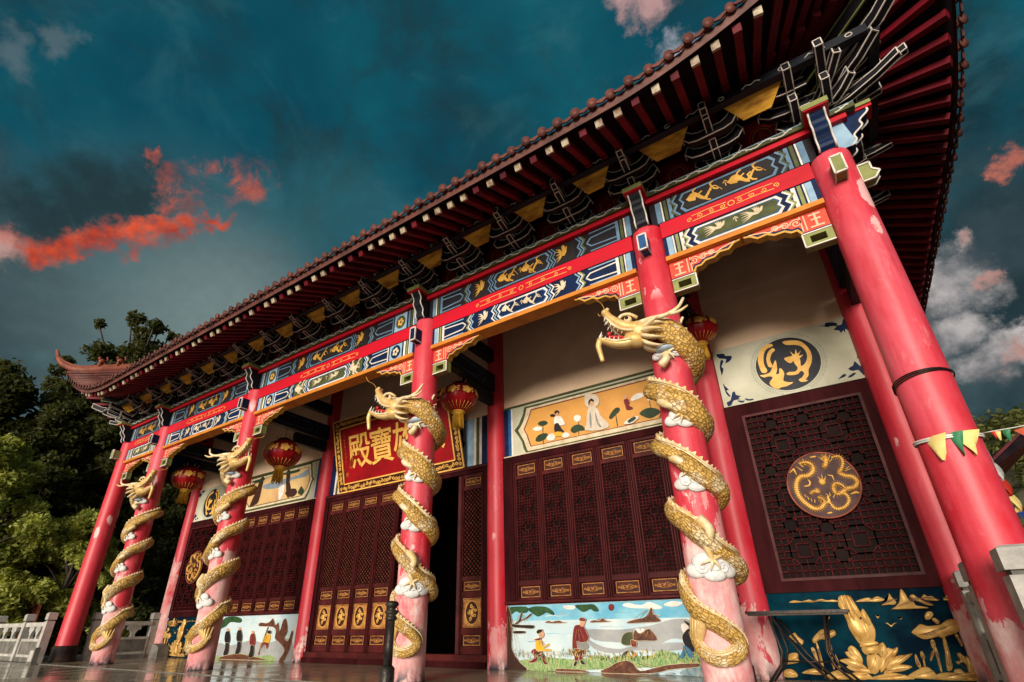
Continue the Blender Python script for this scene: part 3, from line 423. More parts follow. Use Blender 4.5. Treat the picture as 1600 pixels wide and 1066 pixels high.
# traced outlines, in millimetres on the wall plane: x, z pairs
TR={'gold':[(0,[7154,867,7218,894,7306,879,7390,897,7442,881,7524,899,7585,882,7641,888,7701,872,7698,858,7612,861,7505,869,7414,861,7348,866,7257,863]),(0,[7879,851,7943,882,8021,897,8054,882,8110,907,8163,884,8180,861,8103,843,8008,849]),(0,[8116,803,8149,835,8188,847,8238,938,8260,891,8286,837,8259,806,8201,807]),(0,[8209,755,8268,799,8313,849,8353,966,8379,976,8399,925,8414,859,8451,832,8464,799,8527,785,8585,758,8495,754,8336,752]),(0,[8425,898,8465,916,8500,882,8544,842,8629,794,8573,790,8496,830,8447,858]),(0,[8530,868,8566,911,8593,891,8637,889,8670,853,8710,842,8643,838,8579,847]),(0,[8721,842,8747,873,8782,907,8798,864,8849,841,8784,836]),(0,[7713,897,7742,931,7772,923,7808,799,7860,691,7889,664,7899,743,7930,769,7951,755,7963,689,7989,610,7997,533,7963,432,7918,400,7806,387,7765,457,7731,561,7728,640,7709,761,7686,816]),(1,[7702,877,7730,924,7749,910,7779,692,7774,626,7745,613,7715,734]),(1,[7757,916,7781,933,7801,922,7837,744,7826,658,7800,652,7758,800]),(1,[7801,922,7820,928,7835,909,7878,757,7884,690,7852,665,7821,799]),(1,[7835,909,7850,909,7901,730,7895,684,7876,704]),(1,[7916,762,7940,771,7967,702,7981,623,7946,585,7909,624,7890,690]),(1,[7806,406,7889,425,7973,425,7982,394,7875,374,7799,361]),(1,[7805,361,7899,375,7980,388,7988,356,7986,307,7849,280,7808,305]),(1,[7656,328,7695,380,7740,367,7780,292,7780,204,7714,228]),(1,[7620,309,7690,316,7761,266,7770,167,7674,215]),(1,[7542,225,7646,246,7756,204,7807,131,7690,140,7594,188]),(1,[7599,163,7702,184,7811,143,7856,96,7727,98,7637,120]),(1,[7972,381,8030,419,8050,369,8052,295,7983,257,7951,306]),(1,[8047,357,8103,351,8160,370,8142,309,8057,234,7981,208]),(1,[8034,234,8129,284,8199,291,8281,304,8205,237,8097,175,7983,136]),(1,[7971,135,8077,186,8170,194,8241,172,8150,128,8032,107,7946,87]),(1,[7964,269,8022,270,8039,210,7971,135,7918,110]),(1,[7840,293,7915,306,7964,269,7951,183,7891,97,7822,101,7809,180]),(1,[7850,243,7912,293,7948,257,7941,171,7878,91,7832,95,7820,156]),(0,[8328,518,8383,568,8438,604,8499,585,8566,590,8624,602,8691,644,8756,649,8803,630,8798,576,8770,528,8695,492,8649,481,8598,451,8560,469,8490,451,8423,444,8375,469,8358,487]),(1,[8504,691,8543,730,8581,727,8586,689,8540,646,8501,647]),(1,[8558,652,8589,664,8621,627,8600,596,8574,615]),(0,[8590,445,8621,457,8615,338,8598,186,8567,140,8534,150,8564,278]),(0,[8479,432,8509,442,8516,396,8491,348,8471,372]),(0,[8494,360,8512,367,8508,266,8494,138,8476,131,8479,242]),(0,[8484,360,8498,355,8436,241,8414,241]),(0,[8711,492,8739,498,8752,409,8736,374,8725,421]),(0,[8292,286,8310,293,8320,180,8298,162,8278,203]),(0,[8349,311,8371,329,8384,276,8367,246,8345,263]),(0,[8355,252,8369,252,8360,169,8342,163]),(0,[8666,303,8703,321,8731,281,8764,287,8799,271,8788,191,8760,122,8716,110,8710,155,8715,200,8692,223,8653,199,8633,233,8679,246]),(1,[8597,152,8653,165,8683,131,8766,139,8763,100,8668,86,8593,106]),(1,[7341,31,7462,110,7555,87,7599,27]),(1,[7539,31,7656,102,7787,100,7815,34]),(1,[7780,33,7911,86,8032,107,8140,92,8214,48]),(1,[8166,70,8265,143,8363,181,8421,124,8431,55]),(1,[8388,54,8449,113,8537,127,8638,119,8679,58]),(1,[8597,55,8685,109,8756,111,8798,57]),(1,[8738,55,8766,111,8822,130,8876,115,8867,59]),(1,[7110,79,7208,124,7295,126,7358,86,7311,63,7215,66]),(1,[7411,87,7503,121,7565,87,7566,51,7466,58]),(1,[6928,106,7010,119,7063,67,7043,29,6910,30]),(1,[6955,172,7015,283,7119,296,7114,230,7128,198,7045,174]),(1,[7456,99,7531,112,7630,63,7522,39]),(0,[7309,440,7369,507,7449,562,7509,545,7574,550,7589,506,7554,473,7471,441,7396,440,7331,396]),(0,[7063,485,7141,525,7165,485,7218,429,7184,379,7124,407,7098,440]),(0,[7342,396,7363,397,7367,160,7337,127,7341,266]),(0,[7458,430,7500,430,7501,332,7471,279,7459,354]),(0,[7276,352,7317,342,7324,201,7306,190,7282,287]),(0,[7461,257,7484,247,7477,141,7459,130,7452,204]),(0,[7516,290,7526,269,7540,164,7523,137,7515,205])],'birds':[(0,[8110,615,8140,619,8162,593,8191,614,8228,620,8189,597,8158,572,8135,602]),(0,[8041,707,8059,687,8085,702,8058,664,8046,674]),(0,[8256,677,8268,660,8297,680,8270,647]),(0,[7509,712,7533,678,7572,706,7541,650])],'pic':[('sky',[2787,937,3752,948,4857,941,5908,949,5893,612,5894,327,5892,37,4541,5,2765,-27]),('blue',[3510,916,4430,922,5257,928,5906,941,5884,866,5436,837,4845,849,4202,841,3791,842]),('haze',[4265,577,4811,573,5310,627,5602,698,5869,677,5829,452,5738,437,5562,452,5269,354,4790,402,4380,435]),('haze',[4253,453,4497,349,4779,317,4981,352,5733,405,5719,325,5353,290,4975,302,4671,257,4368,314]),('haze',[3838,238,4147,242,4358,219,4607,231,4557,147,4395,177,4144,207]),('white',[3879,925,3984,931,4097,919,4070,873,3933,876]),('white',[4893,904,4979,937,5096,907,5214,903,5297,936,5409,906,5497,861,5436,837,5246,850,5010,865]),('white',[5521,894,5621,934,5732,930,5802,911,5722,871,5610,866]),('leaf',[2827,926,3188,931,3210,856,3083,839,2981,871,2876,824]),('leaf',[3224,895,3363,930,3582,914,3708,835,3694,797,3577,838,3503,810,3405,784,3309,834]),('leaf',[4109,928,4300,931,4431,927,4498,843,4422,836,4360,869,4246,831,4160,870]),('bark',[2794,906,2865,884,2899,725,2899,530,2888,338,2936,226,3055,99,3172,-7,2778,-27]),('bark',[2898,656,3028,723,3083,839,3113,829,3092,741,3194,778,3284,835,3295,805,3205,749,3078,712,2935,626]),('dark',[2898,675,3076,660,3324,651,3310,600,3124,609,2922,626]),('dark',[2933,568,3148,567,3146,532,2945,529]),('brown',[3544,686,3606,713,3687,693,3782,714,3850,695,3941,680,3732,674]),('brown',[4330,680,4409,710,4493,699,4550,738,4599,701,4692,693,4618,680,4448,677]),('brown',[4953,657,4966,683,5109,715,5189,726,5273,772,5324,857,5352,847,5360,770,5470,751,5403,744,5449,676,5219,662]),('brown',[5012,436,5050,571,5121,519,5265,582,5366,436,5185,428]),('white',[5051,579,5111,584,5123,536,5064,528]),('white',[5139,578,5188,583,5198,519,5131,523]),('grass',[3031,117,3155,155,3371,159,3467,188,3744,183,4010,170,4228,191,4359,228,4565,214,4618,148,4666,215,4965,228,5252,240,5355,306,5536,292,5671,246,5843,233,5900,173,5889,112,5323,98,4546,55,3686,7,3172,-7]),('brown',[3686,7,3733,39,3955,40,4128,36,4252,5,3951,-6]),('brown',[4459,3,4611,90,4718,142,4879,169,4971,130,5055,44,5323,98,5510,134,5863,157,5872,112,5500,72,5181,13]),('wave',[5199,9,5277,34,5328,12,5270,-10]),('wave',[5401,15,5495,41,5563,24,5487,-9]),('wave',[5616,29,5677,76,5797,72,5858,126,5902,135,5884,-8,5751,10,5663,0]),('maroon',[3304,240,3447,251,3515,198,3534,126,3578,101,3508,90,3465,143,3444,197,3385,187,3370,141,3285,107,3190,120,3263,143,3325,177]),('maroon',[3269,267,3331,308,3461,287,3446,233,3315,222]),('yellow',[3362,434,3458,443,3488,342,3585,383,3595,358,3498,315,3614,303,3624,275,3473,278,3366,286]),('skin',[3416,546,3489,564,3522,517,3496,471,3436,471]),('dark',[3380,556,3418,587,3490,587,3489,555,3427,527,3396,527]),('maroon',[3338,443,3460,471,3446,434,3361,425]),('red',[4071,624,4162,646,4227,631,4282,523,4301,453,4249,409,4161,400,4097,417,4099,311,4020,293,4022,435]),('red',[4033,311,4207,303,4216,243,4179,234,4160,156,4117,155,4113,224,4090,137,4040,136,4037,232,4006,249]),('dark',[4041,145,4084,141,4057,85,4013,81]),('dark',[4128,159,4172,160,4210,114,4156,105]),('skin',[4179,704,4256,703,4256,658,4215,622,4179,632]),('red',[4171,741,4227,749,4279,721,4266,694,4178,701]),('haze2',[4077,435,4161,400,4270,400,4284,330,4153,303,4100,329]),('white',[4183,677,4240,658,4199,568,4172,614]),('olive',[4828,385,4850,487,4927,537,5006,537,5014,453,4964,369]),('maroon',[4973,436,5049,419,5050,353,4981,352]),('dark',[4844,276,4926,302,4878,235,4832,234]),('dark',[4945,302,4992,286,5039,237,4984,228]),('black',[5781,687,5863,645,5863,596,5809,637]),('white',[5746,638,5809,637,5834,581,5770,517,5734,565]),('black',[5834,581,5867,516,5874,311,5819,295,5745,373,5726,469,5752,517]),('jeans',[5736,373,5822,311,5843,233,5773,232,5749,294,5701,216,5649,223,5708,310])],'picball':[('maroon',[4676,911,4713,928,4753,912,4754,864,4709,834,4669,857])],'pan':[('*frameD',[3298,3608,3242,3716,3210,3854,3140,3980,3044,4124,3149,4227,3203,4329,3257,4432,3288,4565]),('*creamP',[3336,3644,3292,3750,3260,3866,3191,3991,3132,4105,3210,4190,3256,4271,3306,4397,3337,4525]),('*maroon',[3399,3718,3357,3846,3325,3963,3257,4101,3297,4171,3337,4253,3378,4335,3434,4482]),('*ochre',[3419,3731,3381,3841,3349,3958,3281,4095,3321,4166,3362,4247,3398,4330,3453,4459]),('leafP',[3576,4142,3639,4184,3745,4171,3801,4114,3752,4081,3657,4080]),('leafP',[3511,3815,3551,3894,3648,3928,3765,3914,3784,3856,3711,3796,3592,3777]),('leafP',[4263,3882,4334,3941,4443,3938,4533,3865,4538,3801,4432,3814,4343,3791,4280,3826]),('leafP',[5022,3931,5061,4004,5153,4086,5232,4077,5235,4015,5158,3961,5069,3900]),('leafP',[5570,3884,5664,3941,5778,3944,5899,3884,5926,3819,5847,3779,5750,3753,5645,3807]),('leafP',[3686,4085,3700,4082,3691,3930,3677,3933]),('leafP',[3676,3803,3690,3800,3688,3725,3674,3728]),('leafP',[4429,4026,4438,4024,4428,3773,4413,3755]),('leafP',[5148,3963,5160,3961,5169,3755,5153,3755]),('leafP',[5768,4067,5779,4064,5787,3941,5776,3944]),('white',[4348,4109,4416,4131,4489,4086,4472,4016,4415,3997,4363,4030]),('white',[5753,4162,5793,4172,5806,4107,5768,4067,5748,4102]),('white',[5467,4194,5574,4260,5743,4226,5757,4191,5598,4151,5479,4140]),('white',[3463,4056,3562,4090,3678,4042,3652,3993,3533,4007]),('white',[3760,3829,3879,3890,3944,3833,3916,3754,3801,3756]),('white',[4078,3805,4171,3849,4253,3768,4140,3739]),('dark',[3953,4290,4001,4322,4057,4291,4054,4243,3996,4239]),('dark',[3869,4265,3950,4257,3970,4208,3878,4218]),('skin',[3998,4268,4043,4257,4039,4207,3998,4212]),('white',[3969,4197,4084,4181,4143,4069,4161,4001,4092,3994,3980,4019,3939,4094]),('dark',[3948,4048,4028,4052,4087,3931,4138,3856,4016,3886,3937,3899]),('yellow',[3937,3895,4083,3868,4088,3792,3943,3812]),('robe',[4614,4479,4690,4477,4796,4449,4864,4382,4880,4280,4834,4206,4747,4185,4663,4206,4606,4284,4597,4374]),('skin',[4697,4327,4752,4335,4779,4285,4751,4227,4708,4227]),('dark',[4677,4343,4734,4378,4783,4327,4769,4298,4719,4332,4693,4285,4678,4245,4667,4291]),('robe',[4663,4206,4771,4211,4846,4119,4876,4007,4948,3907,5008,3811,4992,3754,4826,3739,4662,3764,4550,3809,4591,3905,4617,4067]),('grey',[4674,4096,4696,4102,4695,3881,4666,3805,4657,3931]),('grey',[4778,4072,4798,4067,4822,3894,4874,3800,4833,3799,4783,3924]),('skin',[5355,4255,5388,4277,5413,4239,5398,4202,5359,4205]),('maroon',[5336,4186,5408,4199,5437,4119,5411,4074,5473,4018,5459,3991,5363,4004,5352,4079]),('white',[5293,3768,5379,3828,5536,3842,5549,3799,5444,3734,5309,3744]),('leafP',[5355,3794,5478,3845,5510,3798,5388,3746])],'bird':[(0,[7509,4059,7559,4008,7620,4009,7672,3976,7610,3902,7637,3822,7701,3778,7748,3792,7820,3790,7915,3826,7861,3841,7799,3885,7811,3936,7834,4002,7815,4081,7787,4089,7771,4020,7726,4015,7760,4097,7771,4243,7716,4166,7665,4079,7631,4061,7568,4051]),(0,[7539,4125,7535,4316,7595,4451,7674,4523,7768,4531,7788,4485,7690,4459,7630,4363,7606,4218,7625,4100,7574,4078]),(0,[7655,4166,7654,4298,7711,4414,7780,4449,7800,4404,7746,4365,7700,4265,7712,4149]),(0,[7931,4515,8061,4494,8164,4437,8231,4302,8241,4171,8205,4055,8147,3964,8127,3881,8077,3825,8102,3809,8063,3794,8010,3808,7992,3849,8040,3871,8082,3930,8051,3975,7999,3936,7901,3946,7857,3977,7899,4001,7982,3986,8023,4037,7999,4117,8002,4190,8042,4233,8083,4165,8071,4059,8115,4064,8169,4138,8188,4242,8156,4346,8084,4407,7961,4448]),(0,[7886,4226,7942,4246,8001,4246,7990,4324,8032,4255,8067,4337,8077,4259,8130,4298,8082,4221,8140,4221,8070,4169,8012,4169,7945,4134])],'birdblue':[(0,[8453,4621,8513,4580,8568,4551,8527,4632,8620,4617,8676,4568,8619,4561,8652,4530,8601,4492,8662,4462,8675,4411,8711,4444,8725,4394,8743,4461,8812,4372,8784,4465,8790,4537,8828,4578,8759,4623,8728,4559,8669,4543]),(0,[8761,4381,8818,4343,8823,4243,8801,4259,8787,4327]),(0,[8803,4098,8820,4075,8785,4034,8790,3980,8759,3964,8762,4006]),(0,[8789,3955,8816,3937,8772,3848,8749,3855,8713,3935,8677,3877,8610,3845,8656,3797,8720,3795,8757,3700,8797,3756,8824,3714,8783,3794,8788,3860]),(0,[8452,3719,8534,3781,8568,3763,8536,3738,8481,3728]),(0,[8570,3720,8647,3766,8683,3755,8620,3714]),(0,[6983,4597,7088,4574,7096,4531,7189,4502,7159,4432,7070,4400,7100,4470,7008,4509,6969,4571]),(0,[7018,4476,7054,4445,7004,4361,7028,4314,6983,4211,6978,4270,6980,4368]),(0,[6971,4069,6993,4015,7035,3938,6994,3939,7038,3834,7013,3832,6980,3906]),(0,[7072,3881,7113,3889,7117,3832,7181,3797,7136,3772,7163,3747,7069,3752,7025,3690,6974,3675,6963,3742,7024,3764]),(0,[7122,3739,7202,3710,7233,3747,7196,3684,7139,3707]),(0,[7233,3747,7281,3717,7348,3709,7321,3688,7247,3704])],'medS':[(('s',0.075),[7705,2617,7788,2616,7845,2565,7837,2486,7765,2430,7672,2432,7608,2361,7583,2258,7603,2150,7652,2066,7724,1993,7802,1989,7862,2051,7853,2103,7805,2135]),(('s',0.065),[8090,2630,8179,2627,8201,2543,8153,2446,8122,2412,8175,2364,8254,2338,8289,2269,8238,2201,8163,2199,8112,2169,8029,2143,8006,2222,8043,2281,8103,2259,8149,2189]),(('s',0.05),[7919,2056,7960,1963,8057,1963,8128,2029,8137,2102,8077,2161,8008,2145]),(('s',0.07),[7978,2636,8025,2641,7999,2538,7949,2520]),(('s',0.03),[7987,2407,8038,2386,8043,2320]),(('s',0.05),[7727,2185,7781,2217,7832,2196,7812,2251]),(('s',0.05),[7559,2505,7617,2550,7633,2465]),(('s',0.05),[7849,2674,7919,2675]),(('s',0.05),[8174,2122,8242,2137,8269,2121]),(('s',0.05),[7860,1913,7916,1919]),(('s',0.05),[7916,2133,7922,2069,7870,2037]),(('s',0.03),[7685,2296,7744,2301,7765,2337,7752,2379]),(('s',0.014),[8009,2577,7941,2670]),(('s',0.014),[8012,2590,7995,2701]),(('s',0.014),[8026,2601,8042,2706]),(('s',0.014),[8039,2585,8093,2683]),(('s',0.014),[8052,2569,8129,2649]),(('s',0.014),[7714,2506,7650,2585]),(('s',0.014),[7738,2557,7686,2634]),(('s',0.014),[7767,2579,7755,2677]),(('s',0.014),[7673,2154,7660,2195]),(('s',0.014),[7697,2112,7688,2165]),(('s',0.014),[7724,2082,7726,2134]),(('s',0.014),[7754,2065,7766,2115]),(('s',0.014),[7935,2118,7905,2173]),(('s',0.014),[7948,2128,7951,2179]),(('s',0.014),[7974,2099,8011,2158]),(('s',0.014),[8191,2426,8274,2451]),(('s',0.014),[8209,2449,8260,2480]),(('s',0.014),[7914,2340,7926,2431]),(('s',0.014),[7898,2343,7872,2400]),(('s',0.014),[7936,2337,7963,2398])],'pic2':[('sky',[-6072,978,-2887,952,-2868,-22,-3562,-24,-5932,-19,-6039,628]),('haze',[-6035,354,-5369,304,-4596,411,-3909,362,-3215,462,-2916,318,-2913,-11,-3521,-11,-5889,8]),('grass',[-5911,60,-5491,80,-5099,137,-4592,118,-4148,87,-3695,118,-3521,-11,-4743,-10,-5937,-6]),('brown',[-5782,10,-5491,80,-4994,130,-4385,83,-3801,19,-4743,-10]),('leaf',[-5997,794,-5832,932,-5407,951,-5122,891,-5144,810,-5574,830,-5753,736,-5951,683,-6039,628]),('brown',[-4309,720,-4286,798,-4041,782,-3911,818,-3812,881,-3677,738,-3577,788,-3480,611,-3409,836,-3299,847,-3189,609,-3259,462,-3114,413,-3036,608,-2986,583,-2984,413,-3019,222,-3108,79,-3168,-16,-3345,-8,-3191,220,-3408,364,-3618,462,-3616,612,-3781,701]),('black',[-5698,598,-5548,625,-5421,436,-5458,330,-5601,356,-5687,436]),('dark',[-5601,356,-5437,343,-5402,120,-5601,91,-5585,249]),('skin',[-5686,675,-5601,680,-5560,630,-5642,620]),('dark',[-5178,622,-5033,648,-4914,462,-4952,358,-5089,384,-5170,463]),('dark',[-5089,384,-4932,371,-4902,152,-5094,124,-5076,279]),('skin',[-5164,697,-5083,702,-5045,653,-5124,643]),('red',[-4591,540,-4453,565,-4343,386,-4382,284,-4511,309,-4587,385]),('dark',[-4511,309,-4362,297,-4338,84,-4521,56,-4501,207]),('skin',[-4577,613,-4500,618,-4464,571,-4539,561]),('yellow',[-4003,513,-3879,563,-3786,487,-3817,362,-4053,374,-4035,462]),('red',[-4077,374,-3817,362,-3847,238,-3948,337,-4103,236,-4114,124,-4155,136,-4119,286]),('dark',[-3941,614,-3828,626,-3786,562,-3900,558]),('brown',[-4019,487,-3934,665,-3977,652,-4141,136])],'pan2':[('*frameD',[-3252,4599,-3137,4180,-3051,4119,-3128,4060,-3208,3791,-3314,3632]),('*creamP',[-3298,4558,-3201,4191,-3143,4129,-3184,4069,-3267,3811,-3363,3685]),('*frameD',[-3360,4507,-3330,4380,-3268,4273,-3233,4124,-3293,3921,-3485,3737]),('*ochre2',[-3382,4492,-3357,4385,-3294,4278,-3259,4128,-3321,3929,-3509,3759]),('hill',[-5297,4295,-4928,4315,-4567,4335,-4093,4334,-3785,4334,-3503,4409,-3377,4425,-3312,4305,-3499,4239,-3991,4244,-4583,4112,-5219,4181]),('bark',[-4321,4522,-4142,4517,-4098,4212,-3983,3999,-4015,3764,-4169,3905]),('bark',[-5516,4511,-5353,4537,-5351,4201,-5385,3852,-5549,3773,-5801,3755,-5630,4139]),('bark',[-4217,3936,-4003,4002,-3766,3967,-3695,3838,-3864,3766,-4108,3824]),('leafP',[-4529,4480,-4372,4492,-3749,4488,-3772,4430,-4039,4425,-4399,4446]),('leafP',[-5927,4496,-5322,4506,-5341,4431,-5722,4412]),('leafP',[-3663,3857,-3611,3944,-3552,4007,-3457,3921,-3407,3867,-3459,3780,-3570,3784]),('white',[-4541,4106,-4322,4172,-4271,3993,-4336,3808,-4444,3774,-4537,3958]),('skin',[-4609,3797,-4602,4041,-4547,4057,-4465,3777])]}
# ------------------------------------------------------------------ measures (metres; floor z = 0, front columns on y = 0, wall on y = D)
D = 2.207
CX = [-8.955, -6.708, -2.6, 2.6, 6.708, 8.955]; RC = .228; RI = .20; ZT = 5.63

# ---- ground, terrace, floors
def structure(o): o['kind'] = 'structure'; return o
b = MB(); b.box(-400, 400, -150, 600, -1.4, -1.0, 'earth'); structure(b.build('ground'))
b = MB(); b.box(-14, 14, -12, 13, -1.0, -.03, 'stone'); structure(b.build('terrace'))
b = MB(); b.rect(-14, 14, 0, 0, 0, 'floorout'); b = MB(); b.add([(-13.9, -11.9, -.012), (13.9, -11.9, -.012), (13.9, -.52, -.012), (-13.9, -.52, -.012)], [(0, 1, 2, 3)], 'floorout'); structure(b.build('terrace_paving'))
b = MB(); b.box(-9.6, 9.6, -.50, 12.5, -.029, 0, 'floorin'); structure(b.build('porch_floor'))
b = MB(); b.box(-9.6, 9.6, -.52, -.50, -.029, -.001, 'oldstone'); b.box(-13.9, -9.6, -.52, 12.5, -.029, -.006, 'oldstone'); b.box(9.6, 13.9, -.52, 12.5, -.029, -.006, 'oldstone'); structure(b.build('kerb_strip'))

HALL = empty('temple_hall', (0, 0, 0), 'red and gold Chinese temple hall with dragon columns and a sweeping tiled roof', 'temple')

# ---- walls of the hall
def part(mb, name, label=None, parent=None, loc=(0, 0, 0)): return mb.build(name, parent or HALL, loc, label)
b = MB(); b.box(-8.955, 8.955, D, D+.18, 4.62, 7.3, 'plaster'); part(b, 'wall', 'beige plaster wall above the painted panels')
for sx in (-1, 1):
    b = MB(); x0, x1 = sorted((sx*8.80, sx*8.98)); b.box(x0, x1, D+.19, 11.3, 0, 6.4, 'plaster'); part(b, 'wall')
b = MB(); b.box(-8.79, 8.79, 11.2, 11.4, 0, 6.4, 'plaster'); part(b, 'wall')
b = MB(); b.box(-8.79, 8.79, 5.6, 5.7, 0, 6.2, 'interior'); b.box(-8.79, 8.79, D+.2, 5.6, 6.0, 6.05, 'interior'); b.box(-8.79, 8.79, D+.2, 5.6, .001, .02, 'interior'); part(b, 'interior_wall')  # inside walls, ceiling and floor coloured near black so the doorway reads dark

# ---- columns
colspec = [(0., .35, (2.6, 5.3), .12), (1.9, .55, (3.0, 5.4), .17), (2.1, .55, (3.6, 5.4), .20), (1.55, .45, (4.2, 5.5), .13), (1.75, .45, (4.4, 5.6), .13), (.95, .65, (3.9, 5.3), .20)]
COLS = []
def shaft(r, h, m, base=True):
    b = MB(); b.lathe([(r*1.02, 0), (r*1.02, .03), (r, .05), (r*.975, h*.5), (r*.935, h-.03), (r*.91, h)], m, seg=40); return b
for i, x in enumerate(CX):
    pk, fd, sp, sa = colspec[i]
    m = colmat('lacquer%d' % i, pk, i+1.3, fd, sp, sa)
    nm = 'dragon_column' if 1 <= i <= 4 else 'corner_column'
    COLS.append(part(shaft(RC, ZT, m), nm, None, loc=(x, 0, 0)))
b = MB(); b.lathe([(.31, -.16), (.33, -.02), (.30, .03), (.27, .06), (.262, .34), (.24, .36)], 'blackmetal', seg=32); b.build('column_base', COLS[0])
ispec = [(2.6, .5), (1.5, .3), (.4, .9), (1.2, .2), (1.3, .3), (1.2, .4)]
ICOLS = []
for i, x in enumerate(CX):
    m = colmat('innerlacquer%d' % i, ispec[i][0] if i in (0, 2) else ispec[i][0]-.5, i*2+20.7, .35, (2, 3), .02)
    ICOLS.append(part(shaft(RI, 6.6, m), 'inner_column', None, loc=(x, D, 0)))
for sx in (-1, 1):
    for y in (5.2, 8.2, 11.2):
        part(shaft(RI, 6.3, 'red'), 'side_column', None, loc=(sx*8.955, y, 0))

# ---- small end blocks and wavy capital slabs on each front column
def obar(b, p, q, w, h, m='black', lm='paleline', t=.011, upv=(0, 0, 1), ends=(False, True)):
    """bar with pale painted edges"""
    b.bar(p, q, w, h, m, upv)
    p = Vector(p); q = Vector(q); d = (q-p).normalized(); u = Vector(upv); r_ = d.cross(u).normalized(); u = r_.cross(d).normalized()
    c = [(a*(w/2), e*(h/2)) for a, e in ((-1, -1), (1, -1), (1, 1), (-1, 1))]
    for a, e in c: b.bar(p+r_*a+u*e, q+r_*a+u*e, t, t, lm, upv)
    for on, P in zip(ends, (p, q)):
        if on:
            for i in range(4):
                a0, a1 = c[i], c[(i+1) % 4]; b.bar(P+r_*a0[0]+u*a0[1], P+r_*a1[0]+u*a1[1], t, t, lm, d)
tenon_cols = ['olivelight', 'navy', 'navy', 'navy', 'blue', 'olivelight']
for i, x in enumerate(CX):
    b = MB(); y0 = -RC-.15
    b.box(-.055, .055, y0, -RC+.03, 5.12, 5.36, tenon_cols[i])
    b.box(-.048, .048, y0-.012, y0, 5.132, 5.345, tenon_cols[i])
    for (p, q) in (((-.055, 5.12), (.055, 5.12)), ((.055, 5.12), (.055, 5.36)), ((.055, 5.36), (-.055, 5.36)), ((-.055, 5.36), (-.055, 5.12))):
        b.bar((p[0], y0, p[1]), (q[0], y0, q[1]), .022, .022, 'white', (0, 1, 0))
    b.bar((.055, y0, 5.12), (.055, -RC+.03, 5.12), .014, .014, 'white'); b.bar((-.055, y0, 5.12), (-.055, -RC+.03, 5.12), .014, .014, 'white')
    b.build('tenon_block', COLS[i])
    # capital slab: wavy front profile in the y-z plane, white piping
    b = MB(); prof = []
    for k in range(13):
        t = k/12; prof.append((-.20-.17*t**.8-.022*sin(t*14), 5.63+.48*t))
    w = .085
    vs = [(s_*w, y, z) for s_ in (-1, 1) for y, z in prof]+[(s_*w, -.05, z) for s_ in (-1, 1) for y, z in prof]
    n = 13; fs = [(k, k+1, n+k+1, n+k) for k in range(12)]
    for k in range(12): fs += [(k+1, k, 2*n+k, 2*n+k+1), (n+k, n+k+1, 3*n+k+1, 3*n+k)]
    fs += [(12, n+12, 3*n+12, 2*n+12)]
    b.add(vs, fs, 'navy' if i == 5 else 'darkblue')
    for s_ in (-1, 1): b.tube([(s_*w, y-.004, z) for y, z in prof], .012, 'white', 5)
    b.box(-.13, .13, -.45, -.05, 6.11, 6.125, 'red'); b.box(-.14, .14, -.46, -.05, 6.125, 6.20, 'olivelight')
    b.build('capital', COLS[i])
    if i in (0, 5):   # side slab and side tenon on the corner columns
        sg = 1 if i == 5 else -1; b = MB(); pp = [(.14, 6.11)]
        for k in range(11):
            t = k/10; pp.append((.50-.26*t+.025*sin(t*16), 6.11-.46*t))
        pp.append((.14, 5.65)); pp = [(sg*a, z) for a, z in pp]
        b.prism(pp, -.09, .09, 'navy'); edge = [(sg*(.503-.26*k/20+.025*sin(k/20*16)), -.095, 6.11-.46*k/20) for k in range(21)]
        b.tube(edge, .013, 'white', 5); b.tube([(a, .095, z) for a, _, z in edge], .013, 'white', 5)
        b.prism([(sg*.12, 5.65), (sg*.30, 5.65), (sg*.24, 6.08), (sg*.10, 6.08)], -.10, -.092, 'lightblue')
        x0, x1 = sorted((sg*.14, sg*.56)); b.box(x0, x1, -.11, .11, 6.112, 6.15, 'red'); b.box(x0, x1, -.13, .13, 6.15, 6.20, 'olivelight')
        b.build('capital', COLS[i])
        b = MB(); pts = [(.2, 5.12), (.32, 5.12), (.38, 5.2), (.32, 5.26), (.32, 5.36), (.2, 5.36)]
        b.prism([(sg*a, z) for a, z in pts], -.055, .055, 'olivelight')
        for yy in (-.06, .06):
            for k in range(len(pts)):
                p, q = pts[k], pts[(k+1) % len(pts)]; b.bar((sg*p[0], yy, p[1]), (sg*q[0], yy, q[1]), .018, .018, 'white', (0, 1, 0))
        b.build('tenon_block', COLS[i])

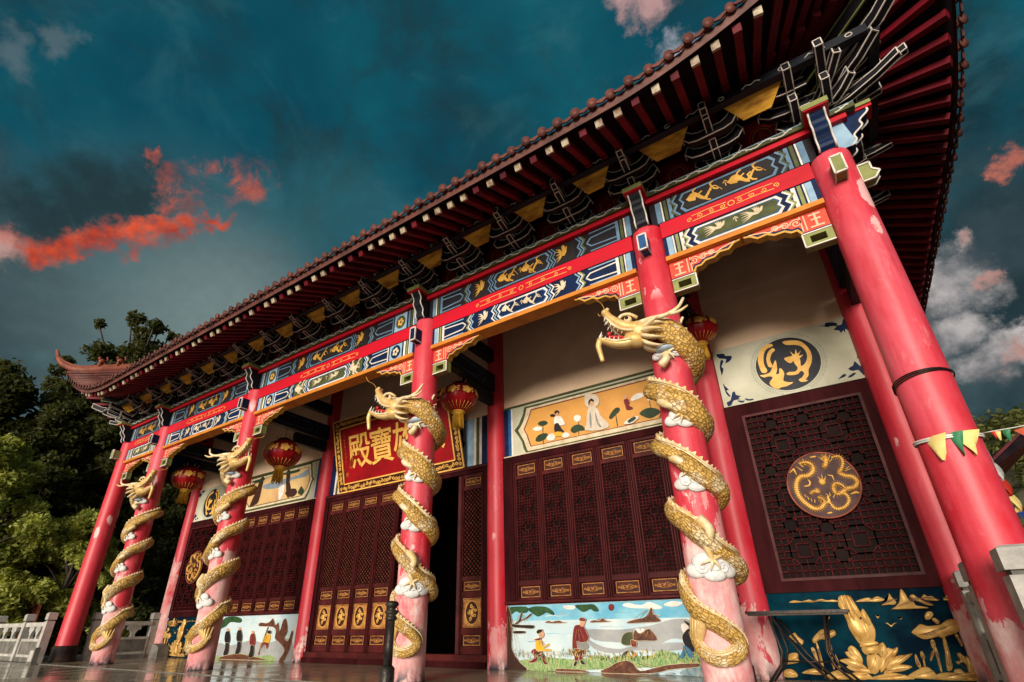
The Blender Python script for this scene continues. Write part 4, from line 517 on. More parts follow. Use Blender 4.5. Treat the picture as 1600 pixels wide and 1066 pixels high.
# ---- painted beams
YB = -.10; LY = .0025
def chev(x, z0, z1, w, s):  # zigzag end, pointing outwards by s
    zm = (z0+z1)/2; h = z1-z0
    return [(x, z0), (x-s*w, z0+.27*h), (x-s*w*.25, zm), (x-s*w, z1-.27*h), (x, z1)]
def creature(b, cx, cz, w, h, m, y, rnd, kind=0):
    if kind == 0:      # coiling dragon
        n = 26; pts = [(cx-w/2+w*k/n, cz+h*.28*sin(k/n*3.2*pi+rnd.random()*.15)) for k in range(n+1)]
        b.stroke(pts, h*.25, y, m, taper=True)
        b.sheet([(cx-w/2-.0, cz-h*.12), (cx-w/2+h*.32, cz-h*.2), (cx-w/2+h*.4, cz+h*.1), (cx-w/2+h*.1, cz+h*.28), (cx-w/2-h*.16, cz+h*.1)], y-.0006, m)
        for k in (5, 9, 14, 19):
            px, pz = pts[k]; sg = 1 if rnd.random() > .5 else -1
            b.stroke([(px, pz), (px+h*.12, pz+sg*h*.2), (px+h*.3, pz+sg*h*.3)], h*.10, y-.0003, m)
            b.stroke([(px, pz), (px-h*.05, pz-sg*h*.25), (px+h*.14, pz-sg*h*.36)], h*.09, y-.0009, m)
    else:              # flying phoenix
        b.sheet([(cx-w*.12, cz-h*.1), (cx+w*.05, cz-h*.15), (cx+w*.2, cz+h*.02), (cx+w*.26, cz+h*.3), (cx+w*.2, cz+h*.32), (cx+w*.12, cz+h*.1), (cx-w*.05, cz+h*.12)], y, m)
        for k in range(5):
            a = -.35+k*.2; b.stroke([(cx-w*.08, cz), (cx-w*.28, cz+h*.35*sin(a*2)), (cx-w*.5, cz+h*.45*sin(a*2.4)-h*.05)], h*.12, y-.0004-k*.0002, m, taper=True)
        for k in range(5):
            a = .5+k*.33; b.stroke([(cx+w*.02, cz+h*.05), (cx+w*.16*cos(a), cz+h*.3*sin(a)), (cx+w*.22*cos(a+.2), cz+h*.46*sin(a+.1))], h*.12, y-.0016-k*.0002, m, taper=True)
def beam_art(b, x0, x1, z0, z1, y, pal, long_, square, rnd, kinds):
    gr, li, li2, ol, mot, motg = pal
    h = z1-z0; b.rect(x0, x1, z0, z1, y-LY, gr); L = x1-x0; mid = (x0+x1)/2
    for s, xe in ((1, x0), (-1, x1)):
        def X(t): return xe+s*t
        def rc(t0, t1, m, k=2, a=z0+.006, c=z1-.006):
            p, q = sorted((X(t0), X(t1))); b.rect(p, q, a, c, y-LY*k, m)
        rc(.05, .12, li2); rc(.125, .145, 'white'); rc(.165, .205, ol); rc(.225, .27, li)
        t = .27
        if square:
            rc(.31, .62, 'lightblue'); cx_ = X(.465)
            b.sheet([(cx_+.12*cos(a), (z0+z1)/2+.14*sin(a)) for a in [k*pi/8 for k in range(16)]], y-LY*3, 'navy' if gr == 'navy' else 'olive')
            for k in range(5): b.sheet([(cx_+.05*cos(k*1.257)+.032*cos(a), (z0+z1)/2+.055*sin(k*1.257)+.035*sin(a)) for a in [q*pi/3 for q in range(6)]], y-LY*4, 'goldline' if gr == 'black' else 'cream')
            rc(.65, .68, li); t = .68
        e = .04
        if long_:
            for zz in (z0+.30*h, z1-.30*h):
                b.stroke([(X(t), zz+(.06*h if zz > (z0+z1)/2 else -.06*h)), (X(t+.40), zz), (X(t+.47), (z0+z1)/2)], .022, y-LY*2, li)
            b.stroke([(X(t), z0+.02), (X(t+.42), z0+.02)], .02, y-LY*2, li2); b.stroke([(X(t), z1-.02), (X(t+.42), z1-.02)], .02, y-LY*2, li2)
            t += .56
            for q, mm in ((0, ol), (.03, li), (.055, gr), (.08, li2)): b.stroke(chev(X(t+q), z0+.005, z1-.005, .07, s), .022, y-LY*3-q*.01, mm)
            mx_ = X(t+.30); a_, c_ = sorted((X(t+.11), X(t+.44))); b.rect(a_, c_, z0+.01, z1-.01, y-LY*2.5, motg)
            creature(b, mx_, (z0+z1)/2, .26, h*.95, mot, y-LY*4, rnd, 1 if kinds == 0 else 0)
            t += .46
            for q, mm in ((0, li), (.03, gr), (.055, li2)): b.stroke(chev(X(t+q+.05), z0+.005, z1-.005, .07, s), .020, y-LY*3.4-q*.01, mm)
            t += .14
        else:
            for q, mm in ((.06, ol), (.09, li), (.12, gr)): b.stroke(chev(X(t+q), z0+.005, z1-.005, .07, s), .024, y-LY*3-q*.01, mm)
            t += .16
        te = t
    a = x0+te; c = x1-te; zi0 = z0+.045; zi1 = z1-.045; w = .055
    def hexa(d, zz): return [p for p in chev(a+d, z0+zz, z1-zz, w, 1)]+[p for p in chev(c-d, z0+zz, z1-zz, w, -1)][::-1]
    b.sheet(hexa(0, .018), y-LY*2, li); b.sheet(hexa(.03, .045), y-LY*3, gr if gr == 'black' else 'blue'); b.sheet(hexa(.045, .06), y-LY*4, motg)
    zm = (z0+z1)/2; wl = c-a; hh = h-.13
    if kinds == 0:
        creature(b, mid-wl*.24, zm, wl*.38, hh, mot, y-LY*5, rnd, 0); creature(b, mid+wl*.24, zm, wl*.38, hh, mot, y-LY*5, rnd, 0)
    else:
        creature(b, mid-wl*.22, zm, wl*.36, hh*1.1, mot, y-LY*5, rnd, 1); creature(b, mid+wl*.24, zm, wl*.36, hh*1.1, mot, y-LY*5, rnd, 1)
    b.stroke([(mid-.03, zm+hh*.15), (mid, zm+hh*.3), (mid+.03, zm+hh*.15)], .012, y-LY*5, mot); b.stroke([(mid, zm-hh*.1), (mid, zm+hh*.15)], .012, y-LY*5.3, mot)
PAL_A = ('navy', 'white', 'lightblue', 'olivelight', 'cream', 'olive'); PAL_B = ('black', 'bluegrey', 'bluegrey', 'olive', 'golden', 'dark'); PAL_N = ('navy', 'white', 'lightblue', 'olivelight', 'cream', 'navy')
for i in range(5):
    xa, xb = CX[i], CX[i+1]; x0, x1 = xa+RC-.02, xb-RC+.02; long_ = (xb-xa) > 3; sq = i == 2
    rnd = random.Random(i*5+1)
    b = MB(); b.box(x0-.1, x1+.1, YB, .10, 5.645, 6.035, 'black'); beam_art(b, xa+.14, xb-.14, 5.655, 6.03, YB, PAL_B if i in (2, 3, 4) else PAL_B, long_, sq, rnd, 0); part(b, 'painted_beam')
    b = MB(); b.box(x0, x1, YB-.012, .10, 5.39, 5.64, 'red')
    mid = (xa+xb)/2
    if True:   # gilded scroll on the red board
        w_ = .55 if not long_ else .9; y_ = YB-.0145
        for s in (-1, 1):
            for zz in (5.47, 5.56):
                b.stroke([(mid+s*w_*.1, zz), (mid+s*w_*.5, zz+.01), (mid+s*w_*.9, zz)], .010, y_, 'goldline')
            for q in (.2, .45, .7, .95): b.stroke(spiral(mid+s*w_*q, 5.515, .038, 1.3, q*5, s, 10), .009, y_-.0004, 'goldline')
        b.stroke([(mid+.04*cos(k*pi/4), 5.515+.04*sin(k*pi/4)) for k in range(8)], .010, y_-.0008, 'goldline', closed=True)
    part(b, 'red_beam')
    b = MB(); b.box(x0, x1, YB, .10, 5.055, 5.385, 'navy'); beam_art(b, x0+.0, x1-.0, 5.062, 5.38, YB, PAL_A if i in (0, 2, 4) else PAL_N, long_, sq, rnd, 1 if i in (0, 2, 4) else 0)
    b.box(x0, x1, YB-.035, .13, 4.985, 5.052, 'orange'); part(b, 'painted_beam')
    # carved brackets below the beam
    for s, xe in ((1, xa+RC-.01), (-1, xb-RC+.01)):
        b = MB(); Lq = .98 if long_ else (xb-xa-2*RC)/2+.004; zt = 4.983
        out = [(0, 0), (Lq, 0), (Lq*.98, -.03), (Lq*.90, -.045), (Lq*.82, -.11), (Lq*.70, -.10), (Lq*.62, -.15), (Lq*.50, -.15), (Lq*.43, -.20), (Lq*.36, -.20), (Lq*.32, -.27), (0, -.275)]
        P = lambda L_: [(xe+s*a, zt+z) for a, z in L_]
        b.prism(P(out), -.055, .055, 'coral', side='golden')
        low = out[2:11]; b.stroke(P([(a-.0, z+.010) for a, z in low]), .026, -.0585, 'golden'); b.stroke(P([(a-.012, z+.036) for a, z in low]), .026, -.0575, 'navy')
        b.rect(*sorted((xe, xe+s*Lq*.32)), zt-.275, zt-.255, -.0575, 'navy')
        for q, m_ in ((0, 0),): pass
        y_ = -.0605
        b.stroke(P([(.06, -.05), (.18, -.05)]), .022, y_, 'peach'); b.stroke(P([(.12, -.03), (.12, -.22)]), .024, y_-.0005, 'peach'); b.stroke(P([(.07, -.12), (.17, -.12)]), .022, y_-.001, 'peach'); b.stroke(P([(.05, -.22), (.19, -.22)]), .022, y_-.0015, 'peach')
        b.stroke(P([(.23, -.02), (.23, -.24)]), .014, y_, 'peach'); b.stroke(P([(.27, -.02), (.27, -.24)]), .014, y_, 'peach')
        for cxq, czq, rq in ((.345, -.09, .065), (.47, -.075, .05), (.58, -.06, .04)): b.stroke(P(spiral(cxq*Lq/.98, czq, rq, 1.7, 0, 1)), .013, y_, 'peach')
        b.stroke(P([(.50*Lq, -.05), (.66*Lq, -.085), (.75*Lq, -.05), (.86*Lq, -.03), (.92*Lq, -.02)]), .016, y_-.0007, 'peach')
        # open end block
        for (a0, a1, c0, c1) in ((0, .30, -.33, -.285), (0, .30, -.47, -.425), (0, .07, -.425, -.33), (.23, .30, -.425, -.33)):
            p, q = sorted((xe+s*a0, xe+s*a1)); b.box(p, q, -.06, .06, zt+c0, zt+c1, 'olivelight')
        for z_ in (-.285, -.47): b.bar((xe, -.062, zt+z_), (xe+s*.3, -.062, zt+z_), .014, .016, 'white', (0, 1, 0))
        b.bar((xe+s*.3, -.062, zt-.47), (xe+s*.3, -.062, zt-.285), .014, .016, 'white', (0, 1, 0))
        part(b, 'carved_bracket')
# plate above the beams with running scroll
def plate(name, A, Bp, nrm, parent=None):
    """A, Bp end points on the beam line (x,y); nrm outward unit"""
    pass
b = MB(); b.box(-9.25, 9.25, -.17, .17, 6.04, 6.112, 'red'); part(b, 'plate_beam')
b = MB(); b.box(-9.35, 9.35, -.21, .21, 6.115, 6.195, 'olive')
x = -9.3; k = 0
while x < 9.3:
    cxs = [c for c in CX if abs(x+.08-c) < .2]
    if not cxs:
        sg = 1 if k % 2 else -1; b.stroke([(x, 6.155-sg*.026), (x+.04, 6.155-sg*.02), (x+.08, 6.155), (x+.12, 6.155+sg*.022), (x+.15, 6.155+sg*.016)], .015, -.2135, 'paleline'); b.stroke([(x+.055, 6.155+sg*.022), (x+.075, 6.155+sg*.006)], .009, -.2145, 'paleline')
    x += .15; k += 1
b.rect(-9.35, 9.35, 6.185, 6.193, -.213, 'lightblue'); part(b, 'plate_beam')
for sx in (-1, 1):
    x0, x1 = sorted((sx*8.78, sx*9.12)); b = MB(); b.box(x0, x1, .2, 11.3, 6.045, 6.19, 'red'); b.box(min(x0, x1)+.06, max(x0, x1)-.06, .2, 11.3, 5.06, 6.04, 'navy'); part(b, 'side_beam')
# ties between front and inner columns
for i, x in enumerate(CX):
    b = MB(); b.box(x-.09, x+.09, .22, D-.18, 5.02, 5.40, 'darkblue')
    for s in (-1, 1):
        xx = x+s*.092
        for (p, q) in (((.5, 5.10), (1.4, 5.10)), ((.5, 5.32), (1.4, 5.32)), ((1.4, 5.10), (1.5, 5.21)), ((1.4, 5.32), (1.5, 5.21)), ((.5, 5.10), (.5, 5.32)), ((1.58, 5.06), (1.68, 5.21)), ((1.58, 5.36), (1.68, 5.21))):
            b.bar((xx, p[0], p[1]), (xx, q[0], q[1]), .006, .02, 'blue', (0, 0, 1))
    b.box(x-.07, x+.07, .22, D-.18, 5.72, 6.0, 'darkblue'); b.box(x-.06, x+.06, 1.1, D-.19, 4.72, 4.98, 'darkblue')
    part(b, 'tie_beam')

# ---- bracket sets
def arm(b, org, dr, prof, w, m='black', lines=True, tipn=None, face=None):
    """prof: closed polygon (s, z) along direction dr from org, extruded sideways by w, pale edges"""
    o = Vector(org); d = Vector((dr[0], dr[1], 0)).normalized(); r_ = Vector((-d.y, d.x, 0)); n = len(prof)
    vs = [o+d*s+Vector((0, 0, z))+r_*(e*w/2) for e in (-1, 1) for s, z in prof]
    fs = [list(range(n))[::-1], list(range(n, 2*n))]+[(i, (i+1) % n, n+(i+1) % n, n+i) for i in range(n)]
    b.add(vs, fs, m)
    if lines:
        t = .0115; smax = max(p[0] for p in prof)
        for e in ((-1, 1) if face is None else ((1,) if r_.dot(Vector(face)) > 0 else (-1,))):
            for i in range(n):
                p, q = prof[i], prof[(i+1) % n]
                if p[0] < .03 and q[0] < .03: continue
                P_ = o+d*p[0]+Vector((0, 0, p[1]))+r_*(e*w/2); Q_ = o+d*q[0]+Vector((0, 0, q[1]))+r_*(e*w/2); b.bar(P_, Q_, t, t, 'paleline', r_)
        for i in (tipn or range(n)):
            if prof[i][0] < smax*.84: continue
            P_ = o+d*prof[i][0]+Vector((0, 0, prof[i][1])); b.bar(P_-r_*(w/2), P_+r_*(w/2), t, t, 'paleline')
def ang(L, h=.085, lift=.05):
    h *= 1.15; return [(0, 0), (L*.45, -.03), (L*.75, .0), (L, lift), (L, lift+h), (L*.75, .0+h*.95), (L*.45, h*.8), (0, h)]
def boat(L, h=.13):
    return [(0, 0), (L*.5, 0), (L*.80, .03), (L, .13), (L*.86, .25), (L*.64, .165), (L*.42, h), (0, h)]
BSEQ = []
def bracket_set(fr, corner=0, fl=1.0):
    """fr: (dx,dy) forward; local origin on the plate"""
    b = MB(); f = Vector((fr[0], fr[1], 0)); r_ = Vector((-f.y, f.x, 0)); Z0 = 6.20
    def pt(s, z, k=0.): return tuple(f*s+r_*k+Vector((0, 0, z)))
    b.frustum((0, 0), .10, .15, Z0, Z0+.12, 'black')
    for e in ((-1, -1), (1, -1), (1, 1), (-1, 1)): b.bar((e[0]*.10, e[1]*.10, Z0), (e[0]*.15, e[1]*.15, Z0+.12), .012, .012, 'paleline')
    if corner: b.bar((-.15, -.15, Z0+.12), (.15, -.15, Z0+.12), .012, .012, 'paleline')
    wa = .075
    arm(b, pt(0, Z0+.10), f, ang(.46*fl), wa); arm(b, pt(0, Z0+.20), f, ang(.72*fl), wa); arm(b, pt(.25, Z0+.29), f, [(0, 0), (.50, .0), (.58, .03), (.58, .14), (0, .10)], wa)
    for e in (-1, 1):
        g = r_*e
        for s, z, L in ((.07, Z0+.03, .30), (.28, Z0+.09, .37), (.49, Z0+.15, .34)):
            arm(b, pt(s, z), g, boat(L), .10, face=f)
            b.frustum((0, 0), 0, 0, 0, 0, 'black') if False else None
    return b
bs0 = bracket_set((0, -1))
xs = []
for i in range(5):
    n = (1, 3, 4, 3, 1)[i]; xa, xb = CX[i], CX[i+1]
    xs += [xa+(xb-xa)*k/(n+1) for k in range(0 if i else 1, n+1)]
proto = part(bs0, 'bracket_set', None, loc=(xs[0], 0, 0))
for x in xs[1:]: cp(proto, HALL, (x, 0, 0))
bsr = part(bracket_set((1, 0), 0, 1.25), 'bracket_set', None, loc=(8.955, 1.1, 0)); ys = (2.2, 3.2, 4.2, 5.2, 6.2, 7.2, 8.2, 9.2, 10.2)
for y in ys: cp(bsr, HALL, (8.955, y, 0))
bsl = part(bracket_set((-1, 0)), 'bracket_set', None, loc=(-8.955, 1.1, 0))
for y in ys: cp(bsl, HALL, (-8.955, y, 0))
def corner_set(sg):
    b = MB(); Z0 = 6.20
    b.frustum((0, 0), .12, .17, Z0, Z0+.12, 'black')
    for e in ((-1, -1), (1, -1), (1, 1), (-1, 1)): b.bar((e[0]*.12, e[1]*.12, Z0), (e[0]*.17, e[1]*.17, Z0+.12), .012, .012, 'paleline')
    for off in (-.17, .17):
        for L, z in ((.46, .10), (.78, .28)):
            arm(b, (off, 0, Z0+z), (0, -1, 0), ang(L+(.1 if off > 0 else 0), .09), .08); arm(b, (0, off, Z0+z), (sg, 0, 0), ang(L, .09), .08)
    arm(b, (0, 0, Z0+.10), (sg, -1, 0), ang(.62, .10, .07), .085); arm(b, (0, 0, Z0+.24), (sg, -1, 0), ang(1.0, .10, .09), .085); arm(b, (sg*.2, -.2, Z0+.40), (sg, -1, 0), ang(1.05, .12, .10), .10)
    for a, L, z in ((24, .98, .10), (13, 1.05, .28), (66, .80, .20), (32, .9, .36)):
        arm(b, (0, 0, Z0+z), (sg*cos(R(a)), -sin(R(a)), 0), ang(L, .08, .06), .075)
    for e, g in ((-sg, (-sg, 0, 0)), (1, (0, 1, 0))):
        for s, z, L in ((.05, .07, .40), (.24, .18, .56), (.46, .27, .52)):
            org = (0, -s, Z0+z) if g[0] else (sg*s, 0, Z0+z); arm(b, org, g, boat(L), .09, face=((0, -1, 0) if g[0] else (sg, 0, 0)))
    return b
part(corner_set(1), 'corner_bracket_set', None, loc=(8.955, 0, 0)); part(corner_set(-1), 'corner_bracket_set', None, loc=(-8.955, 0, 0))

# gilded soffit boards, red flame panels and the purlin above the bracket sets
allx = xs+[-8.955, 8.955]; allx = sorted(allx)
for k in range(len(allx)-1):
    a, c = allx[k], allx[k+1]; m_ = (a+c)/2
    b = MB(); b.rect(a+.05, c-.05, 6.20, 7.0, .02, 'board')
    b.sheet([(a+.15, 6.2), (c-.15, 6.2), (c-.22, 6.52), (m_+.17, 6.82), (m_-.17, 6.82), (a+.22, 6.52)], .012, 'darkred')
    y_ = .008
    for rr, mm in ((.15, 'coral'), (.115, 'golden')):
        b.stroke([(m_+rr*cos(q), 6.47+rr*(.9 if sin(q) < 0 else 1.35)*sin(q)) for q in [j*pi/8-pi/2 for j in range(16)]], .012, y_, mm, closed=True); y_ -= .002
    for q in range(9):
        a_ = -.3+q*(pi+.6)/8; b.stroke([(m_+.15*cos(a_), 6.47+.19*sin(a_)), (m_+.19*cos(a_+.15), 6.47+.25*sin(a_+.1))], .014, .006, 'coral', taper=True)
    for q in range(3): b.stroke([(m_+.045*cos(q*2.1+1.57)+.028*cos(j*pi/3), 6.47+.05*sin(q*2.1+1.57)+.03*sin(j*pi/3)) for j in range(6)], .010, .003, 'coral', closed=True)
    part(b, 'flame_panel')
    b = MB(); w_ = min(.40, (c-a)*.38); b.add([(a+w_, -.47, 6.40), (c-w_, -.47, 6.40), (c-.20, -.66, 6.60), (a+.20, -.66, 6.60), (a+w_, -.45, 6.41), (c-w_, -.45, 6.41), (c-.20, -.64, 6.61), (a+.20, -.64, 6.61)], [(0, 1, 2, 3), (7, 6, 5, 4), (0, 4, 5, 1), (1, 5, 6, 2), (2, 6, 7, 3), (3, 7, 4, 0)], 'soffitgold'); part(b, 'soffit_board')
def purlin(b, p, q, nrm):
    b.bar(p, q, .10, .12, 'darkblue'); p = Vector(p); q = Vector(q); L = (q-p).length; d = (q-p).normalized(); n = int(L/.34)
    for k in range(n):
        c = p+d*((k+.5)*L/n)+Vector(nrm)*.053
        if k % 2 == 0: pts = [c+d*(-.10)+Vector((0, 0, -.02)), c+d*(-.05)+Vector((0, 0, .02)), c+Vector((0, 0, -.01)), c+d*.06+Vector((0, 0, .02)), c+d*.11+Vector((0, 0, -.01))]
        else: pts = [c+d*(.035*cos(j))+Vector((0, 0, .03*sin(j))) for j in range(7)]
        b.tube(pts, .0085, 'paleline', 4)
b = MB(); purlin(b, (-9.6, -.71, 6.60), (9.6, -.71, 6.60), (0, -1, 0)); part(b, 'purlin')
for sx in (-1, 1):
    b = MB(); purlin(b, (sx*9.66, -.70, 6.60), (sx*9.66, 11, 6.60), (sx, 0, 0)); part(b, 'purlin')
    b = MB(); x0, x1 = sx*8.97, sx*9.56; b.add([(x0, .25, 6.83), (x1, .25, 6.665), (x1, 11, 6.665), (x0, 11, 6.83)], [(0, 1, 2, 3)], 'board'); b.box(min(x0, sx*8.93), max(x0, sx*8.93), .2, 11, 6.2, 6.85, 'darkred'); part(b, 'soffit_board')

# ---- roof: eave line, rafters, boards, tiles
EX, EY, YBK = 10.43, -1.65, 13.2
def lift(u, L): # u distance from the corner along the eave
    s = max(0, 1-u/(L or 3.7)); return 1.40*s**1.95
def eave_front(x): return Vector((x, EY, 6.33+lift(EX-abs(x), 0)))
def eave_side(y, sg): return Vector((sg*EX, y, 6.33+lift(min(y-EY, YBK-y), 3.0)))
def inner_front(x):
    s = max(0, abs(x)-8.3); xi = math.copysign(min(abs(x), 8.3)+s*.30, x); return Vector((xi, .25, 7.10+.16*lift(EX-abs(x), 0)))
def inner_side(y, sg):
    yi = y if y > .9 else .9+(y-.9)*.25; yi = max(yi, .25)
    if y > YBK-2.55: yi = YBK-2.55+(y-YBK+2.55)*.25
    return Vector((sg*8.70, yi, 7.10+.16*lift(min(y-EY, YBK-y), 3.0)))
SP = .236
fx = [SP*(k+.5) for k in range(45)]; fx = sorted([-v for v in fx]+fx); fx = [v for v in fx if abs(v) < EX-.05]
sy = [EY+SP*(k+.5) for k in range(int((YBK-EY)/SP))]
rl = []; jr = random.Random(9)
def two_rafters(E, I, dist):
    E = E+Vector((jr.uniform(-.008, .008), jr.uniform(-.008, .008), jr.uniform(-.006, .006))); d = (I-E); L = Vector((d.x, d.y, 0)).length; n = d/L
    sl = Vector((n.x, n.y, 0))
    def P(s, z): return Vector((E.x, E.y, 0))+Vector((sl.x, sl.y, 0)).normalized()*s+Vector((0, 0, z))
    ze = E.z-.10; zk = 6.64+(E.z-6.33)*.5; fly = (P(.06, ze), P(.95, zk+.03)); low = (P(.80, zk-.06), P(L, I.z-.03))
    rl.append((dist, fly, low, sl))
for x in fx: E = eave_front(x); rl_ = two_rafters(E, inner_front(x), (E-Vector((8, -5.8, .7))).length)
for sg in (1, -1):
    for y in sy: E = eave_side(y, sg); two_rafters(E, inner_side(y, sg), (E-Vector((8, -5.8, .7))).length+(60 if sg < 0 else 0))
rl.sort(key=lambda t: t[0])
rest = MB()
for k, (ds, fly, low, sl) in enumerate(rl):
    b = MB() if k < 100 else rest
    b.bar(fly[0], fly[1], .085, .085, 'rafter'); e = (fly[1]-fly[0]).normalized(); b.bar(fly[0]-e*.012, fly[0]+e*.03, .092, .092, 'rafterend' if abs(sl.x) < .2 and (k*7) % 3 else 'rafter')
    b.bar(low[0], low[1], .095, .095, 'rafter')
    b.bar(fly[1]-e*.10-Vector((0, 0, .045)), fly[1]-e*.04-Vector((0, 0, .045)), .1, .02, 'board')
    if k < 100: part(b, 'rafter')
o = part(rest, 'rafter_row'); o['kind'] = 'stuff'
# boards over the rafters
def sheet_grid(rows, m, name, parent=HALL):
    b = MB(); n = len(rows[0]); vs = [p for r_ in rows for p in r_]
    b.add(vs, [(i*n+j, i*n+j+1, (i+1)*n+j+1, (i+1)*n+j) for i in range(len(rows)-1) for j in range(n-1)], m, True); return b.build(name, parent)
def hseg(E, I, s): # points along the underside board above the rafters
    d = I-E; L = Vector((d.x, d.y, 0)).length; sl = Vector((d.x, d.y, 0)).normalized(); zk = 6.64+(E.z-6.33)*.5
    return [E+Vector((0, 0, -.045)), Vector((E.x, E.y, 0))+sl*.9+Vector((0, 0, zk+.085)), I+Vector((0, 0, .03))]
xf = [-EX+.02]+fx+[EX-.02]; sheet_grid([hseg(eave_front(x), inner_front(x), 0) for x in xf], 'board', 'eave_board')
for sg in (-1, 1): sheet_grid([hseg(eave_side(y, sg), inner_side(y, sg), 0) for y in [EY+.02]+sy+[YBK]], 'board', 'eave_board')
# corner hip beams with pale green edges
for sg in (-1, 1):
    b = MB(); obar(b, (sg*8.9, 0.05, 6.92), (sg*9.75, -.8, 7.02), .15, .2, 'black', 'olivelight', .022); obar(b, (sg*9.7, -.75, 7.08), (sg*10.34, -1.56, 7.56), .13, .16, 'black', 'olivelight', .022); part(b, 'hip_beam')
# roof surface and tiles
RZ, RYM = 10.6, (EY+YBK)/2; RX = 5.2
def roofpt(E, ridge, t):
    p = E.lerp(ridge, t); zc = E.z+(ridge.z-E.z)*(.62*t+.38*t*t); p.z = zc; return p
def ridge_front(x): return Vector((max(-RX, min(RX, x*.62)), RYM-.0, RZ))
TT = [0, .06, .14, .25, .4, .55, .7, .85, 1]
rowsf = [[roofpt(eave_front(x)+Vector((0, -.06, .03)), ridge_front(x), t) for t in TT] for x in xf]
sheet_grid(rowsf, 'tile', 'roof')
rowss = {}
for sg in (-1, 1):
    rid = lambda y: Vector((sg*RX+sg*.9*0, RYM, RZ))
    rowss[sg] = [[roofpt(eave_side(y, sg)+Vector((sg*.06, 0, .03)), rid(y), t) for t in TT] for y in [EY+.02]+sy+[YBK]]; sheet_grid(rowss[sg], 'tile', 'roof')
rb = [[roofpt(Vector((x, YBK, eave_front(x).z)), ridge_front(x), t) for t in TT] for x in xf]; sheet_grid(rb, 'tile', 'roof')
def tile_rows(rows, name, nrm):
    b = MB()
    for i in range(1, len(rows)-1):
        r_ = rows[i]; pts = [p+Vector((0, 0, .035)) for p in r_]; e0 = pts[0]-Vector(nrm)*-.0
        pts[0] = pts[0]+Vector(nrm)*(.05+jr.uniform(-.012, .012)); jj = Vector((jr.uniform(-.007, .007), jr.uniform(-.007, .007), jr.uniform(-.006, .006))); pts = [p+jj for p in pts]
        b.tube(pts, [.052]+[.05]*(len(pts)-1), 'tile', 8, upv=(0, 0, 1))
        d = (pts[0]-pts[1]).normalized(); b.tube([pts[0], pts[0]+d*.018], .064, 'tile', 12)
        # drip tile between two rows
        if i < len(rows)-2:
            m0 = (r_[0]+rows[i+1][0])/2; m1 = (r_[1]+rows[i+1][1])/2; t_ = (rows[i+1][0]-r_[0]).normalized(); nn_ = Vector(nrm)
            prof = [(-.09, .03), (-.06, -.005), (0, -.035), (.06, -.005), (.09, .03)]
            vs = [m0+nn_*.055+t_*a+Vector((0, 0, z)) for a, z in prof]+[m0+nn_*.035+t_*a+Vector((0, 0, z)) for a, z in prof]
            b.add(vs, [(0, 1, 2, 3, 4), (9, 8, 7, 6, 5), (0, 5, 6, 1), (1, 6, 7, 2), (2, 7, 8, 3), (3, 8, 9, 4)], 'tile')
    return b.build(name, HALL)
tile_rows(rowsf, 'roof_tiles', (0, -1, 0)); tile_rows(rowss[1], 'roof_tiles', (1, 0, 0)); tile_rows(rowss[-1], 'roof_tiles', (-1, 0, 0))
# fascia under the tiles
for rows, nrm in ((rowsf, (0, -1, 0)), (rowss[1], (1, 0, 0)), (rowss[-1], (-1, 0, 0))):
    b = MB(); n = len(rows); nn_ = Vector(nrm)
    top = [r_[0]+Vector((0, 0, .005)) for r_ in rows]; bot = [r_[0]+Vector((0, 0, -.10))-nn_*.03 for r_ in rows]; b.add(top+bot, [(i, i+1, n+i+1, n+i) for i in range(n-1)], 'tile', True); b.build('eave_fascia', HALL)
# hip ridges with upturned horns and small beasts, main ridge
for sg in (-1, 1):
    b = MB(); c0 = roofpt(eave_front(sg*EX), Vector((sg*RX, RYM, RZ)), 0)
    P = [roofpt(eave_front(sg*(EX-.02)), Vector((sg*RX, RYM, RZ)), t)+Vector((0, 0, .16)) for t in (1, .8, .6, .4, .25, .14, .07)]
    P += [Vector((sg*10.38, -1.50, 7.92)), Vector((sg*10.62, -1.78, 8.02)), Vector((sg*10.78, -1.94, 8.20)), Vector((sg*10.86, -2.02, 8.42)), Vector((sg*10.89, -2.05, 8.50))]
    P = smooth_open(P, 4); n = len(P)
    b.tube(P, [.075 if i < n*.62 else max(.022, .075-.06*(i/n-.62)/.38) for i in range(n)], 'ridge', 8, sq=(.8, 1.6)); b.tube([p+Vector((0, 0, .11 if i < n*.7 else .11-.09*(i/n-.7)/.3)) for i, p in enumerate(P)], .026, 'ridge', 6)
    b.ball(P[-1]+Vector((sg*.02, 0, .02)), (.035, .035, .022), 'oldstone')
    hr = b.build('hip_ridge', HALL)
    for t in (.075, .125):
        p = roofpt(eave_front(sg*(EX-.02)), Vector((sg*RX, RYM, RZ)), t)+Vector((0, 0, .40)); q = MB()
        q.ball(p, (.07, .10, .09), 'ridge'); q.ball(p+Vector((sg*.07, -.07, .11)), .05, 'ridge'); q.tube([p+Vector((0, .08, 0)), p+Vector((0, .12, .12)), p+Vector((sg*.02, .08, .2))], .022, 'ridge', 6)
        for e in (-.04, .04): q.tube([p+Vector((e, -.05, -.02)), p+Vector((e, -.07, -.18))], .022, 'ridge', 6); q.tube([p+Vector((e, .06, -.02)), p+Vector((e, .07, -.18))], .022, 'ridge', 6)
        q.build('ridge_beast', hr)
b = MB(); b.box(-RX-.3, RX+.3, RYM-.15, RYM+.15, RZ-.1, RZ+.45, 'ridge'); part(b, 'main_ridge')
path_v = Vector
